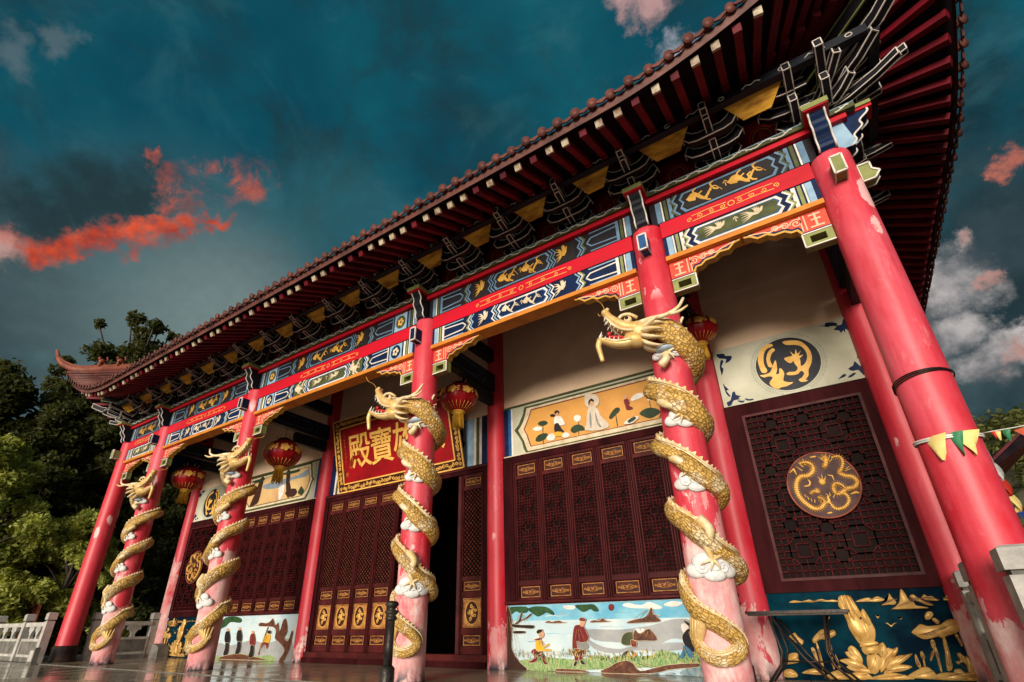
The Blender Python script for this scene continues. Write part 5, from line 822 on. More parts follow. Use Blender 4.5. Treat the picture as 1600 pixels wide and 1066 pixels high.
# ------------------------------------------------------------------ wall bays
def pts_of(v): return [(v[i]/1000, v[i+1]/1000) for i in range(0, len(v), 2)]
def scroll_panel(b, x0, x1, z0, z1, y, tall=False):
    b.box(x0, x1, y-.006, y, z0, z1, 'carvedground')
    t = .012
    for (a, c, e, f) in ((x0, x1, z0, z0+t), (x0, x1, z1-t, z1), (x0, x0+t, z0+t, z1-t), (x1-t, x1, z0+t, z1-t)): b.box(a, c, y-.014, y-.006, e, f, 'carved')
    cx, cz = (x0+x1)/2, (z0+z1)/2; w, h = x1-x0, z1-z0; Y_ = y-.011
    if not tall:
        for s in (-1, 1):
            for q, r_, a in ((.09, .26, 0), (.24, .20, 2), (.36, .13, 4)): b.tube([(px, Y_, pz) for px, pz in spiral(cx+s*w*q, cz, h*r_, 1.4, a, s, 9)], .0075, 'carved', 5)
        b.ball((cx, Y_, cz), (.018, .01, .022), 'carved', 8, 5)
        b.tube([(cx-w*.42, Y_, cz), (cx-w*.1, Y_, cz-h*.22), (cx+w*.1, Y_, cz-h*.22), (cx+w*.42, Y_, cz)], .006, 'carved', 5)
    else:
        b.rect(x0+.02, x1-.02, z0+.02, z1-.02, y-.0075, 'carved')
        b.sheet([(cx+w*.36*cos(a), cz+h*.40*sin(a)) for a in [k*pi/12 for k in range(24)]], y-.0095, 'carvedground')
        b.tube([(cx+w*.36*cos(a), Y_, cz+h*.40*sin(a)) for a in [k*pi/12 for k in range(25)]], .007, 'goldline', 5)
        rnd = random.Random(int(x0*100))
        for k in range(9):
            a = k*2.4; rr = .06*math.sqrt(k)/1.6; b.tube([(px, Y_-.002, pz) for px, pz in spiral(cx+w*.22*cos(a)*math.sqrt(k/9), cz+h*.27*sin(a)*math.sqrt(k/9), .036, 1.2, a, 1 if k % 2 else -1, 8)], .009, 'goldline', 5)
        b.ball((cx, Y_, cz), (.03, .012, .05), 'goldline', 8, 5)
def seg_grid(b, x0, x1, z0, z1, nx, nz, y, m='lattice', knots=(), w=.016, t=.022):
    dx, dz = (x1-x0)/nx, (z1-z0)/nz; P = lambda i, j: (x0+i*dx, z0+j*dz)
    def inside(i, j, di, dj):
        for ki, kj, kr in knots:
            for e in (.5,):
                mi, mj = i+di*.5, j+dj*.5
                if abs(mi-ki) < kr-.01 and abs(mj-kj) < kr*1.0-.01: return True
        return False
    def bar(p, q): b.bar((p[0], y, p[1]), (q[0], y, q[1]), w, t, m, (0, 1, 0))
    for i in range(nx+1):
        j = 0
        while j < nz:
            if inside(i, j, 0, 1): j += 1; continue
            k = j
            while k < nz and not inside(i, k, 0, 1): k += 1
            bar(P(i, j), P(i, k)); j = k
    for j in range(nz+1):
        i = 0
        while i < nx:
            if inside(i, j, 1, 0): i += 1; continue
            k = i
            while k < nx and not inside(k, j, 1, 0): k += 1
            bar(P(i, j), P(k, j)); i = k
    for ki, kj, kr in knots:
        c = .5*kr; o = [(ki-kr, kj-c), (ki-c, kj-kr), (ki+c, kj-kr), (ki+kr, kj-c), (ki+kr, kj+c), (ki+c, kj+kr), (ki-c, kj+kr), (ki-kr, kj+c)]
        o = [(x0+a*dx, z0+e*dz) for a, e in o]
        for q in range(8): bar(o[q], o[(q+1) % 8])
        if kr >= 2:
            r2_ = kr*.5; s_ = [(x0+(ki+a*r2_)*dx, z0+(kj+e*r2_)*dz) for a, e in ((-1, -1), (1, -1), (1, 1), (-1, 1))]
            for q in range(4): bar(s_[q], s_[(q+1) % 4])
            for a, e in ((1, 0), (-1, 0), (0, 1), (0, -1)): bar((x0+(ki+a*r2_)*dx, z0+(kj+e*r2_)*dz), (x0+(ki+a*kr)*dx, z0+(kj+e*kr)*dz))
YF = D-.05   # front of the joinery
def leaf(kind):
    """window or door leaf, local x 0..W"""
    W_ = .566; b = MB(); st = .062
    z0, z1 = (1.03, 3.46) if kind == 'window' else (.21, 3.42)
    rails = [(1.03, 1.062), (1.265, 1.34), (3.135, 3.195), (3.41, 3.46)] if kind == 'window' else [(.21, .335), (.515, .62), (1.12, 1.22), (1.40, 1.48), (3.10, 3.18), (3.34, 3.42)]
    for x in (0.003, W_-st-.003): b.box(x, x+st, YF, YF+.06, z0, z1, 'woodred'); b.box(x+.018, x+st-.018, YF-.008, YF, z0, z1, 'wood')
    for a, c in rails: b.box(st, W_-st, YF+.004, YF+.056, a, c, 'woodred')
    for k in range(len(rails)-1):
        a, c = rails[k][1], rails[k+1][0]
        if (c-a) < 1: b.box(st, W_-st, YF+.03, YF+.05, a, c, 'wood')
    fr = b.build(kind+'_leaf', HALL)
    l = MB(); a, c = ((1.34, 3.135) if kind == 'window' else (1.48, 3.10))
    if kind == 'window':
        seg_grid(l, st, W_-st, a, c, 8, 34, YF+.028, knots=((4, 5, 2), (4, 17, 2), (4, 29, 2), (2, 11, 1), (6, 11, 1), (2, 23, 1), (6, 23, 1)), w=.011)
    else:
        p = .088; x0, x1 = st, W_-st; n = int((c-a)/p)
        for s in (1, -1):
            k = -8
            while k < n+8:
                zz = a+k*p; xs_, ze, xe, zf = x0, zz, x1, zz+s*(x1-x0)*1.0
                if s < 0: zf = zz-(x1-x0)
                # clip
                def cl(xa, za, xb, zb):
                    t0, t1 = 0., 1.; dz = zb-za
                    for lo_, sgn in ((a, 1), (c, -1)):
                        fa = (za-lo_)*sgn; fb = (zb-lo_)*sgn
                        if fa < 0 and fb < 0: return None
                        if fa < 0: t0 = max(t0, fa/(fa-fb))
                        if fb < 0: t1 = min(t1, fa/(fa-fb))
                    if t1-t0 < .02: return None
                    return (xa+(xb-xa)*t0, za+dz*t0, xa+(xb-xa)*t1, za+dz*t1)
                r_ = cl(xs_, ze, xe, zf)
                if r_: l.bar((r_[0], YF+.026+.003*s, r_[1]), (r_[2], YF+.026+.003*s, r_[3]), .011, .014, 'lattice', (0, 1, 0))
                k += 1
        for i in range(1, 11):
            for j in range(n*2+1):
                if (i+j) % 2 == 0:
                    xx, zz = x0+i*p/2, a+j*p/2
                    if xx < x1-.01 and zz < c: l.ball((xx, YF+.016, zz), (.0065, .004, .0065), 'carved', 6, 4)
    l.build('lattice', fr)
    g = MB(); g.box(st-.01, W_-st+.01, YF+.045, YF+.049, a, c, 'glass'); g.build('pane', fr)
    if kind == 'window': L_ = [(1.075, 1.245, 0), (3.21, 3.39, 0)]
    else: L_ = [(.345, .505, 0), (.63, 1.11, 1), (1.235, 1.39, 0), (3.19, 3.33, 0)]
    for e, f, tl in L_:
        s_ = MB(); scroll_panel(s_, st+.035 if not tl else st+.02, W_-st-.035 if not tl else W_-st-.02, e, f, YF+.029, tl); s_.build('carved_panel', fr)
    return fr
wl = leaf('window'); wl.location.x = 3.0
for sg, x0 in ((1, 3.0), (-1, -6.45)):
    for k in range(6):
        if sg == 1 and k == 0: continue
        cptree(wl, HALL, (x0+.575*k, 0, 0))
dl = leaf('door'); dl.location.x = -2.29
for x in (-1.722, -1.154, -.586, 1.76): cptree(dl, HALL, (x, 0, 0))
for x, a in ((.0, 78), (1.74, 100)):   # two leaves folded inwards beside the opening
    c = cptree(dl, HALL, (x+(D-.05)*sin(R(a))*1.0, (D-.03)-(D-.05)*cos(R(a)), 0)); c.rotation_euler = (0, 0, R(a))
# frames
for sg in (1, -1):
    xa, xb = sorted((sg*2.78, sg*6.53)); b = MB()
    b.box(xa, xb, D-.07, D+.1, .965, 1.03, 'wood'); b.box(xa, xb, D-.07, D+.1, 3.46, 3.585, 'wood'); b.box(xa, xb, D-.09, D-.07, .985, 1.015, 'woodred')
    x0, x1 = (3.0, 6.45) if sg > 0 else (-6.45, -3.0)
    b.box(xa, x0, D-.07, D+.1, 1.03, 3.46, 'wood'); b.box(x1, xb, D-.07, D+.1, 1.03, 3.46, 'wood'); part(b, 'window_frame')
b = MB(); b.box(-2.42, 2.42, D-.08, D+.12, 3.42, 3.57, 'wood'); b.box(-2.42, -2.29, D-.08, D+.12, 0.2, 3.42, 'wood'); b.box(2.33, 2.42, D-.08, D+.12, 0.2, 3.42, 'wood')
b.box(-2.42, 2.42, D-.11, D-.08, 3.50, 3.545, 'woodred'); part(b, 'door_frame')
b = MB(); b.box(-2.42, 2.42, D-.16, D+.14, .002, .10, 'wood'); b.box(-2.42, 2.42, D-.12, D+.12, .10, .205, 'woodred'); part(b, 'threshold')
# big lattice windows of the end bays
for sg in (1, -1):
    b = MB(); X0, X1 = sorted((sg*7.0, sg*8.77)); b.box(X0-.1, X1+.05, D-.06, D+.1, .985, 1.12, 'wood'); b.box(X0-.1, X1+.05, D-.06, D+.1, 3.46, 3.64, 'wood'); b.box(X0-.1, X0+.13, D-.06, D+.1, 1.12, 3.46, 'wood'); b.box(X1-.12, X1+.05, D-.06, D+.1, 1.12, 3.46, 'wood')
    i0, i1 = X0+.13, X1-.12
    for (a, c, e, f) in ((i0, i1, 1.12, 1.155), (i0, i1, 3.425, 3.46), (i0, i0+.035, 1.155, 3.425), (i1-.035, i1, 1.155, 3.425)): b.box(a, c, D-.075, D-.03, e, f, 'woodred')
    wf = part(b, 'lattice_window')
    l = MB(); kn = [(3, 3, 1.5), (9.5, 4, 2), (3, 9, 1.5), (4, 16, 2), (10, 17, 2), (7, 19.5, 1), (1.5, 13, 1), (12, 9, 1.5), (6, 5.5, 1), (11.5, 13, 1), (7, 2, 1)]
    kn = [(round(a*1.3), round(c*1.3), (2 if r_ >= 1.5 else 1)) for a, c, r_ in kn]+[(3, 8, 1), (15, 24, 1), (9, 11, 1), (4, 25, 1), (15, 12, 1), (9, 16, 1)]
    seg_grid(l, i0+.03, i1-.03, 1.15, 3.43, 18, 27, D-.035, knots=kn, w=.013, t=.025); l.build('lattice', wf)
    g = MB(); g.box(i0, i1, D-.01, D-.005, 1.13, 3.45, 'glass'); g.build('pane', wf)
    md = MB(); cx_, cz_ = sg*7.905, 2.29
    T = (lambda v, s=sg: (v[0]*s, v[1], v[2]))
    circ = [(cx_+.415*cos(k*pi/24), cz_+.435*sin(k*pi/24)) for k in range(48)]
    md.prism(circ, D-.085, D-.055, 'carvedground', side='woodred'); md.tube([(x, D-.087, z) for x, z in circ+circ[:1]], .013, 'ridge', 6)
    for k, (mm, v) in enumerate(TR['medS']):
        w = mm[1]; pp = smooth_open(pts_of(v), 4) if len(v) > 6 else [Vector(p) for p in pts_of(v)]
        n = len(pp); path = [(p.x*sg, D-.088-.0012*(k % 3), p.y) for p in pp]
        if w >= .05 and n > 12:
            for i in range(1, n-1):
                dd = (path_v(path[i+1])-path_v(path[i-1])).normalized(); nn2 = Vector((-dd.z, 0, dd.x))
                for e in (-1, 1): c0_ = path_v(path[i]); md.tube([c0_+nn2*(e*w*.3), c0_+nn2*(e*w*.62)-dd*.012], [.0055, .0015], 'golden', 4)
                md.tube([path_v(path[i])+nn2*(-w*.34)+Vector((0, -w*.16, 0)), path_v(path[i])+dd*.008+Vector((0, -w*.41, 0)), path_v(path[i])+nn2*(w*.34)+Vector((0, -w*.16, 0))], .0035, 'carved', 4)
        md.tube(path, [w*.38*(1-.45*abs(2*i/(n-1)-1)**3) if w > .02 else w*.55*(1-.7*i/(n-1)) for i in range(n)], 'goldline', 7, sq=(1, .55) if False else (1, 1))
    md.ball((sg*7.905, D-.09, 2.325), (.042, .03, .045), 'golden'); md.build('dragon_medallion', wf)
    # painted panel over it
    p_ = MB(); a, c = sorted((sg*6.91, sg*8.78)); p_.box(a, c, D-.03, D+.02, 3.665, 4.66, 'stucco')
    y_ = D-.031; cc = (sg*7.91, 4.145)
    for rr, t_ in ((.455, .006), (.505, .006)): p_.stroke([(cc[0]+rr*cos(k*pi/24), cc[1]+rr*sin(k*pi/24)) for k in range(48) if abs(rr*sin(k*pi/24)) < .478 or True], t_, y_-.0005, 'grey', closed=True) if rr < .47 else None
    for k in range(44):
        a0 = k*2*pi/44
        if abs(.5*sin(a0)) > .47: continue
        q = lambda r_, d_: (cc[0]+r_*cos(a0+d_), cc[1]+r_*sin(a0+d_))
        p_.stroke([q(.465, 0), q(.50, 0), q(.50, .09), q(.478, .09), q(.478, .04)], .005, y_-.001, 'grey')
    p_.sheet([(cc[0]+.43*cos(k*pi/24), cc[1]+.43*sin(k*pi/24)) for k in range(48)], y_-.002, 'darkblue')
    for k, (mm, v) in enumerate(TR['bird']): p_.sheet(smooth2(pts_of(v), 3), y_-.004-.0008*k, 'goldline', T)
    for k, (mm, v) in enumerate(TR['birdblue']): p_.sheet(smooth2(pts_of(v), 2), y_-.002-.0008*(k % 3), 'navy', T)
    part(p_, 'painted_panel', 'blue and cream panel with a gilded dragon and bird in a dark circle')
# painted panels above the leaves
def mirpoly(v, mid):
    P = pts_of(v); return P+[(2*mid-x, z) for x, z in P[::-1]]
PCOL = dict(frameD='olive', creamP='cream', sky='skyp', blue='skyblue', skyt='skyblue', leafP='leafp', hill='hill', haze2='grey', red='maroon', olive='olive')
for sg, g in ((1, 'pan'), (-1, 'pan2')):
    b = MB(); a, c = sorted((sg*2.80, sg*6.51)); mid = sg*4.655
    b.box(a, c, D-.03, D+.02, 3.59, 4.62, 'stucco'); y_ = D-.033; n = 0
    for e in (0, 1):
        q0 = (sg*(2.80+.0), sg*2.90, sg*2.97, sg*3.01) if e == 0 else (sg*6.51, sg*6.41, sg*6.34, sg*6.30)
        for k, mm in enumerate(('navy', 'blue', 'white')): u, v = sorted((q0[k], q0[k+1])); b.rect(u, v, 3.595, 4.615, y_+.001, mm)
    for mm, v in TR[g]:
        n += 1; y2 = y_-.0008*n
        if mm[0] == '*': b.sheet(mirpoly(v, mid), y2, PCOL.get(mm[1:], mm[1:]))
        else: b.sheet(smooth2(pts_of(v), 2), y2, PCOL.get(mm, mm))
    b.box(a, c, D-.05, D-.03, 4.60, 4.64, 'olive'); b.box(a, c, D-.055, D-.03, 3.585, 3.61, 'cream')
    part(b, 'painted_panel', 'ochre painted panel with seated robed figures and lotus leaves' if sg > 0 else 'painted panel of trees and blue hills')
# stripes beside the name plaque in the centre bay
for sg in (-1, 1):
    b = MB()
    for k, (a, c, mm) in enumerate(((2.41, 2.24, 'navy'), (2.24, 2.18, 'white'), (2.18, 2.10, 'olive'), (2.10, 2.04, 'white'), (2.04, 1.55, 'lightblue'))): u, v = sorted((sg*a, sg*c)); b.box(u, v, D-.02, D+.02, 3.58, 4.62, mm)
    fr_ = [(sg*(1.62+.1*q), 4.1+z) for q, z in ((-1, -.42), (.5, -.42), (1.4, -.25), (1.2, -.1), (2.0, 0), (1.2, .1), (1.4, .25), (.5, .42), (-1, .42))]
    b.sheet(fr_, D-.024, 'darkblue'); b.sheet([(x-sg*.05, 4.1+(z-4.1)*.82) for x, z in fr_], D-.027, 'grey'); b.sheet([(x-sg*.08, 4.1+(z-4.1)*.7) for x, z in fr_], D-.030, 'darkblue'); part(b, 'painted_panel')
# low mural panels
for sg in (1, -1):
    b = MB(); a, c = sorted((sg*6.90, sg*8.80)); b.box(a, c, D-.03, D+.15, .003, .984, 'reliefground'); mu = part(b, 'relief_mural', 'deep blue relief mural with a golden praying hand rising from a lotus')
    for grp, nm in (('gold', 'golden_relief'), ('birds', 'relief_bird')):
        L_ = MB()
        for k, (mm, v) in enumerate(TR[grp]):
            P = [(x*sg, max(z, .008)) for x, z in pts_of(v)]; w = max(p[0] for p in P)-min(p[0] for p in P); h = max(p[1] for p in P)-min(p[1] for p in P)
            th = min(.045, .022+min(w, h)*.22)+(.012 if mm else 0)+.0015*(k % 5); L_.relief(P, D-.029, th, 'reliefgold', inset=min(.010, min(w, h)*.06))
            if grp == 'gold' and min(w, h) > .03 and not 7 <= k <= 14:     # engraved veins and ridges
                cxm = sum(p[0] for p in P)/len(P); czm = sum(p[1] for p in P)/len(P); far = sorted(P, key=lambda p: -math.hypot(p[0]-cxm, p[1]-czm)); f0 = far[0]; yq = D-.0305-th
                n_v = 1 if mm else 4
                for q in range(n_v):
                    oo = (q-(n_v-1)/2)*min(w, h)*.16
                    L_.stroke([(cxm*1.0+(cxm-f0[0])*.55+oo, czm+(czm-f0[1])*.55), (cxm+oo*1.2, czm+oo*.3), (cxm+(f0[0]-cxm)*.72+oo*.5, czm+(f0[1]-czm)*.72)], .007, yq-.0004*q, 'reliefdark', taper=True)
        # engraved lines: leaf fold, wave rings
        L_.build(nm, mu)
    a, c = sorted((sg*2.79, sg*6.52)); b = MB(); b.box(a, c, D-.03, D+.15, .003, .962, 'skyp'); mu = part(b, 'painted_mural', 'painted mural of robed people on a grassy shore')
    L_ = MB(); g = 'pic' if sg > 0 else 'pic2'
    L_.rect(a+.01, c-.01, .72, .955, D-.0308, 'skyblue' if sg > 0 else 'skyp')
    if sg > 0:
        L_.rect(5.7, c-.01, .02, .30, D-.0312, 'grass'); L_.rect(5.7, c-.01, .008, .12, D-.0318, 'wave')
    for k, (mm, v) in enumerate(TR[g]):
        m_ = PCOL.get(mm, mm); P = smooth2([(x, max(.006, min(.956, z))) for x, z in pts_of(v)], 3)
        if mm in ('sky',): continue
        y1 = D-.032-.0007*k; rel = .008 if mm in ('brown', 'bark', 'leaf', 'red', 'maroon', 'yellow', 'skin', 'dark', 'black', 'jeans', 'olive') else 0
        if mm in ('grass', 'haze', 'blue', 'white', 'wave', 'haze2') or not rel: L_.sheet(P, y1, m_)
        else:
            L_.prism([(p.x, p.y) for p in P], y1-rel, D-.03, m_)
            if m_ in ('brown', 'maroon', 'dark', 'black', 'leaf', 'olive', 'yellow', 'bark'):
                L_.stroke([(p.x, p.y) for p in P], .0045, y1-rel-.0003, 'cream' if m_ != 'leaf' else 'dark', closed=True)
            if m_ in ('brown', 'bark', 'maroon', 'jeans', 'yellow'):
                x0_, x1_ = min(p.x for p in P), max(p.x for p in P); z0_, z1_ = min(p.y for p in P), max(p.y for p in P); tp_ = max(P, key=lambda p: p.y)
                for q in range(5):
                    t_ = (q+.5)/5; xb_ = x0_+(x1_-x0_)*t_; L_.stroke([(tp_.x*.75+xb_*.25, z1_-(z1_-z0_)*.18), (tp_.x*.4+xb_*.6, z0_+(z1_-z0_)*.5), (xb_*.9+tp_.x*.1, z0_+(z1_-z0_)*.18)], .006, y1-rel-.0005, 'dark' if q % 2 else 'carved', taper=True)
    if sg > 0:
        rnd = random.Random(3)
        for k in range(420):
            x = rnd.uniform(2.95, 6.4); z = .17+rnd.random()*.10+.03*sin(x*5); hh = rnd.uniform(.02, .07); dx = rnd.uniform(-.02, .02)
            L_.sheet([(x-.006, z), (x+.006, z), (x+dx, z+hh)], D-.072-rnd.random()*.004, rnd.choice(('grass', 'leaf', 'yellow', 'cream', 'leaf')))
        for mm, v in TR['picball']: L_.prism([(p.x, p.y) for p in smooth2(pts_of(v), 3)], D-.05, D-.03, mm)
    rnd = random.Random(8 if sg > 0 else 9)
    for k in range(26):     # brushed clouds and ripples
        x = rnd.uniform(a+.3, c-.3); z = rnd.choice((rnd.uniform(.78, .93), rnd.uniform(.40, .62))); w_ = rnd.uniform(.08, .28)
        L_.stroke([(x-w_, z), (x-w_*.4, z+.012), (x+w_*.2, z-.004), (x+w_, z+.008)], rnd.uniform(.004, .012), D-.0313-.00004*k, rnd.choice(('white', 'haze', 'skyblue', 'bluegrey')), taper=True)
    L_.build('painted_relief', mu)

# ------------------------------------------------------------------ name plaque
def glyph(ch, size, cx, cz, y, m, T, ext=.010, off=.007):
    c = bpy.data.curves.new('g', 'FONT'); c.body = ch; c.size = size; c.align_x = 'CENTER'; c.align_y = 'CENTER'; c.extrude = ext; c.offset = off; c.resolution_u = 3
    o = bpy.data.objects.new('g', c); COL.objects.link(o); bpy.context.view_layer.update()
    me = bpy.data.meshes.new_from_object(o.evaluated_get(bpy.context.evaluated_depsgraph_get())); bpy.data.objects.remove(o)
    b = MB(); vs = [v.co for v in me.vertices]; ax = sum(v.x for v in vs)/len(vs) if vs else 0
    x0 = min(v.x for v in vs); x1 = max(v.x for v in vs); z0 = min(v.y for v in vs); z1 = max(v.y for v in vs)
    b.add([T((cx+(v.x-(x0+x1)/2), y-v.z, cz+(v.y-(z0+z1)/2)*1.12)) for v in vs], [tuple(p.vertices) for p in me.polygons], m)
    bpy.data.meshes.remove(me); return b
SIGN = empty('name_plaque', (0, D-.08, 3.62), 'red plaque with golden characters in a carved gilt frame above the door', 'sign')
ta = math.atan2(.44, 1.62); HW, HH = 1.83, 1.62
def TS(v): # local plaque coords: x, depth (towards viewer negative), height along the tilted board
    return (v[0], v[1]*cos(ta)-v[2]*sin(ta), v[2]*cos(ta)+v[1]*sin(ta))
b = MB(); b.prism([(-HW, 0), (HW, 0), (HW, HH), (-HW, HH)], -.03, .03, 'lanternred', T=TS)
rq = random.Random(12)
for k in range(9):      # worn, illegible column of small marks
    zc_ = HH*.84-k*.085
    for q in range(5):
        a_ = rq.choice((0, 0, 1.57, .8)); x_ = -1.58+rq.uniform(-.012, .012); z_ = zc_+rq.uniform(-.022, .022); l_ = rq.uniform(.008, .020)
        b.bar(TS((x_-l_*cos(a_), -.033, z_-l_*sin(a_))), TS((x_+l_*cos(a_), -.033, z_+l_*sin(a_))), .006, .004, 'carved', (0, 1, 0))
for (a, c, e, f) in ((-1.61, -1.55, .30, .31), (-1.61, -1.55, .38, .39), (-1.61, -1.60, .31, .38), (-1.56, -1.55, .31, .38), (-1.59, -1.57, .33, .36)): b.prism([(a, e), (c, e), (c, f), (a, f)], -.034, -.03, 'carved', T=TS)
bd_ = b.build('board', SIGN)
b = MB(); fw = .15
pf = [((-HW-.05, -.05), (HW+.05, -.05), (HW-fw, fw-.02), (-HW+fw, fw-.02)), ((-HW+fw, HH-fw), (HW-fw, HH-fw), (HW+.05, HH+.05), (-HW-.05, HH+.05)), ((-HW-.05, -.05), (-HW+fw, fw-.02), (-HW+fw, HH-fw), (-HW-.05, HH+.05)), ((HW-fw, fw-.02), (HW+.05, -.05), (HW+.05, HH+.05), (HW-fw, HH-fw))]
for q in pf: b.prism(list(q), -.06, -.031, 'carvedground', side='golden', T=TS)
rnd = random.Random(5)
def frame_sc(xa, za, xb, zb):
    n = int(math.hypot(xb-xa, zb-za)/.085)
    for k in range(n):
        t = (k+.5)/n; x, z = xa+(xb-xa)*t, za+(zb-za)*t; sg = 1 if k % 2 else -1
        b.tube([TS((px, -.064, pz)) for px, pz in spiral(x+rnd.uniform(-.012, .012), z+rnd.uniform(-.02, .02), .048, 1.3, rnd.random()*6, sg, 8)], .011, 'goldline', 5)
frame_sc(-HW, .03, HW, .03); frame_sc(-HW, HH-.05, HW, HH-.05); frame_sc(-HW+.05, .1, -HW+.05, HH-.1); frame_sc(HW-.05, .1, HW-.05, HH-.1)
for (p, q) in (((-HW-.05, -.05), (HW+.05, -.05)), ((HW+.05, -.05), (HW+.05, HH+.05)), ((HW+.05, HH+.05), (-HW-.05, HH+.05)), ((-HW-.05, HH+.05), (-HW-.05, -.05)), ((-HW+fw, fw-.02), (HW-fw, fw-.02)), ((HW-fw, fw-.02), (HW-fw, HH-fw)), ((HW-fw, HH-fw), (-HW+fw, HH-fw)), ((-HW+fw, HH-fw), (-HW+fw, fw-.02))):
    b.bar(TS((p[0], -.062, p[1])), TS((q[0], -.062, q[1])), .03, .03, 'goldline')
b.build('frame', SIGN)
for ch, x in (('殿', -1.08), ('寶', -.36), ('雄', .38), ('大', 1.10)): glyph(ch, .78, x, HH*.52, -.045, 'goldline', TS).build('character', SIGN)


# ------------------------------------------------------------------ lanterns
def lantern(loc, label, sc=1.0):
    r_ = empty('lantern', loc, label, 'lantern', 'red lanterns hanging in the porch')
    b = MB(); n = 12; prof = []
    for k in range(n+1):
        t = -pi/2+pi*k/n; prof.append((max(.10, .33*cos(t)), .26*sin(t)))
    b.lathe(prof, 'lanternred', seg=72, scal=.035)
    for k in range(24):
        a = 2*pi*k/24; b.tube([((.33*cos(t)+.002)*cos(a), (.33*cos(t)+.002)*sin(a), .26*sin(t)) for t in [-1.15, -1.0, -.8, -.6]], .0035, 'goldline', 4)
    for k in range(8):
        a0 = 2*pi*k/8+.3
        for q in range(6):
            da, dt = (.0, .0) if q == 0 else (.16*cos(q*1.257), .17*sin(q*1.257)); a = a0+da; t = .18+dt; p = Vector((.332*cos(t)*cos(a), .332*cos(t)*sin(a), .262*sin(t))); nn_ = Vector((cos(t)*cos(a), cos(t)*sin(a), sin(t)*1.2)).normalized(); e1 = nn_.cross(Vector((0, 0, 1))).normalized(); e2 = nn_.cross(e1)
            pts = [p+nn_*.004+e1*((.030+.008*(j % 2))*cos(j*pi/5))+e2*((.030+.008*(j % 2))*sin(j*pi/5)) for j in range(10)]; b.add(pts, [tuple(range(10))], 'goldline')
        for q in range(3):
            a = a0+.33; t = .05+.14*q; p = Vector((.334*cos(t)*cos(a), .334*cos(t)*sin(a), .264*sin(t))); e1 = Vector((-sin(a), cos(a), 0)); b.add([p-e1*.03, p+Vector((0, 0, -.01)), p+e1*.035+Vector((0, 0, .02)), p+Vector((0, 0, .015))], [(0, 1, 2, 3)], 'goldline')
    b.build('body', r_)
    b = MB(); b.lathe([(.115, .25), (.125, .265), (.10, .29), (.06, .30)], 'blackmetal', seg=20)
    for k in range(6): a = k*pi/3; b.tube([(.11*cos(a), .11*sin(a), .27), (.15*cos(a), .15*sin(a), .29), (.15*cos(a), .15*sin(a), .33)], .008, 'golden', 5)
    b.lathe([(.10, -.285), (.12, -.27), (.11, -.25)], 'golden', seg=20); b.build('cap', r_)
    b = MB(); rnd = random.Random(int(loc[0]*10)); b.lathe([(.045, -.34), (.09, -.31), (.10, -.285)], 'tassel', seg=16)
    for k in range(70):
        a = rnd.random()*6.28; q = .085*math.sqrt(rnd.random()); b.tube([(q*cos(a), q*sin(a), -.30), (q*1.15*cos(a), q*1.15*sin(a), -.42), (q*1.25*cos(a)+rnd.uniform(-.01, .01), q*1.25*sin(a), -.50-rnd.random()*.07)], .006, 'tassel', 4)
    b.build('tassel', r_)
    b = MB(); b.tube([(0, 0, .30), (0, 0, (5.03-loc[2])/sc)], .006, 'blackmetal', 5); b.build('cord', r_); r_.scale = (sc, sc, sc)
    return r_
lantern((-6.72, .80, 4.42), 'lantern hanging behind the second column from the left, farthest one of the row', 1.22)
lantern((-2.68, .92, 4.40), 'lantern hanging left of the name plaque, in front of the landscape panel', 1.28)
lantern((2.62, .92, 4.48), 'lantern just right of the middle dragon head, above the end of the name plaque', 1.08)
lantern((6.87, 1.50, 4.74), 'lantern half hidden behind the dragon head nearest the corner', .9)

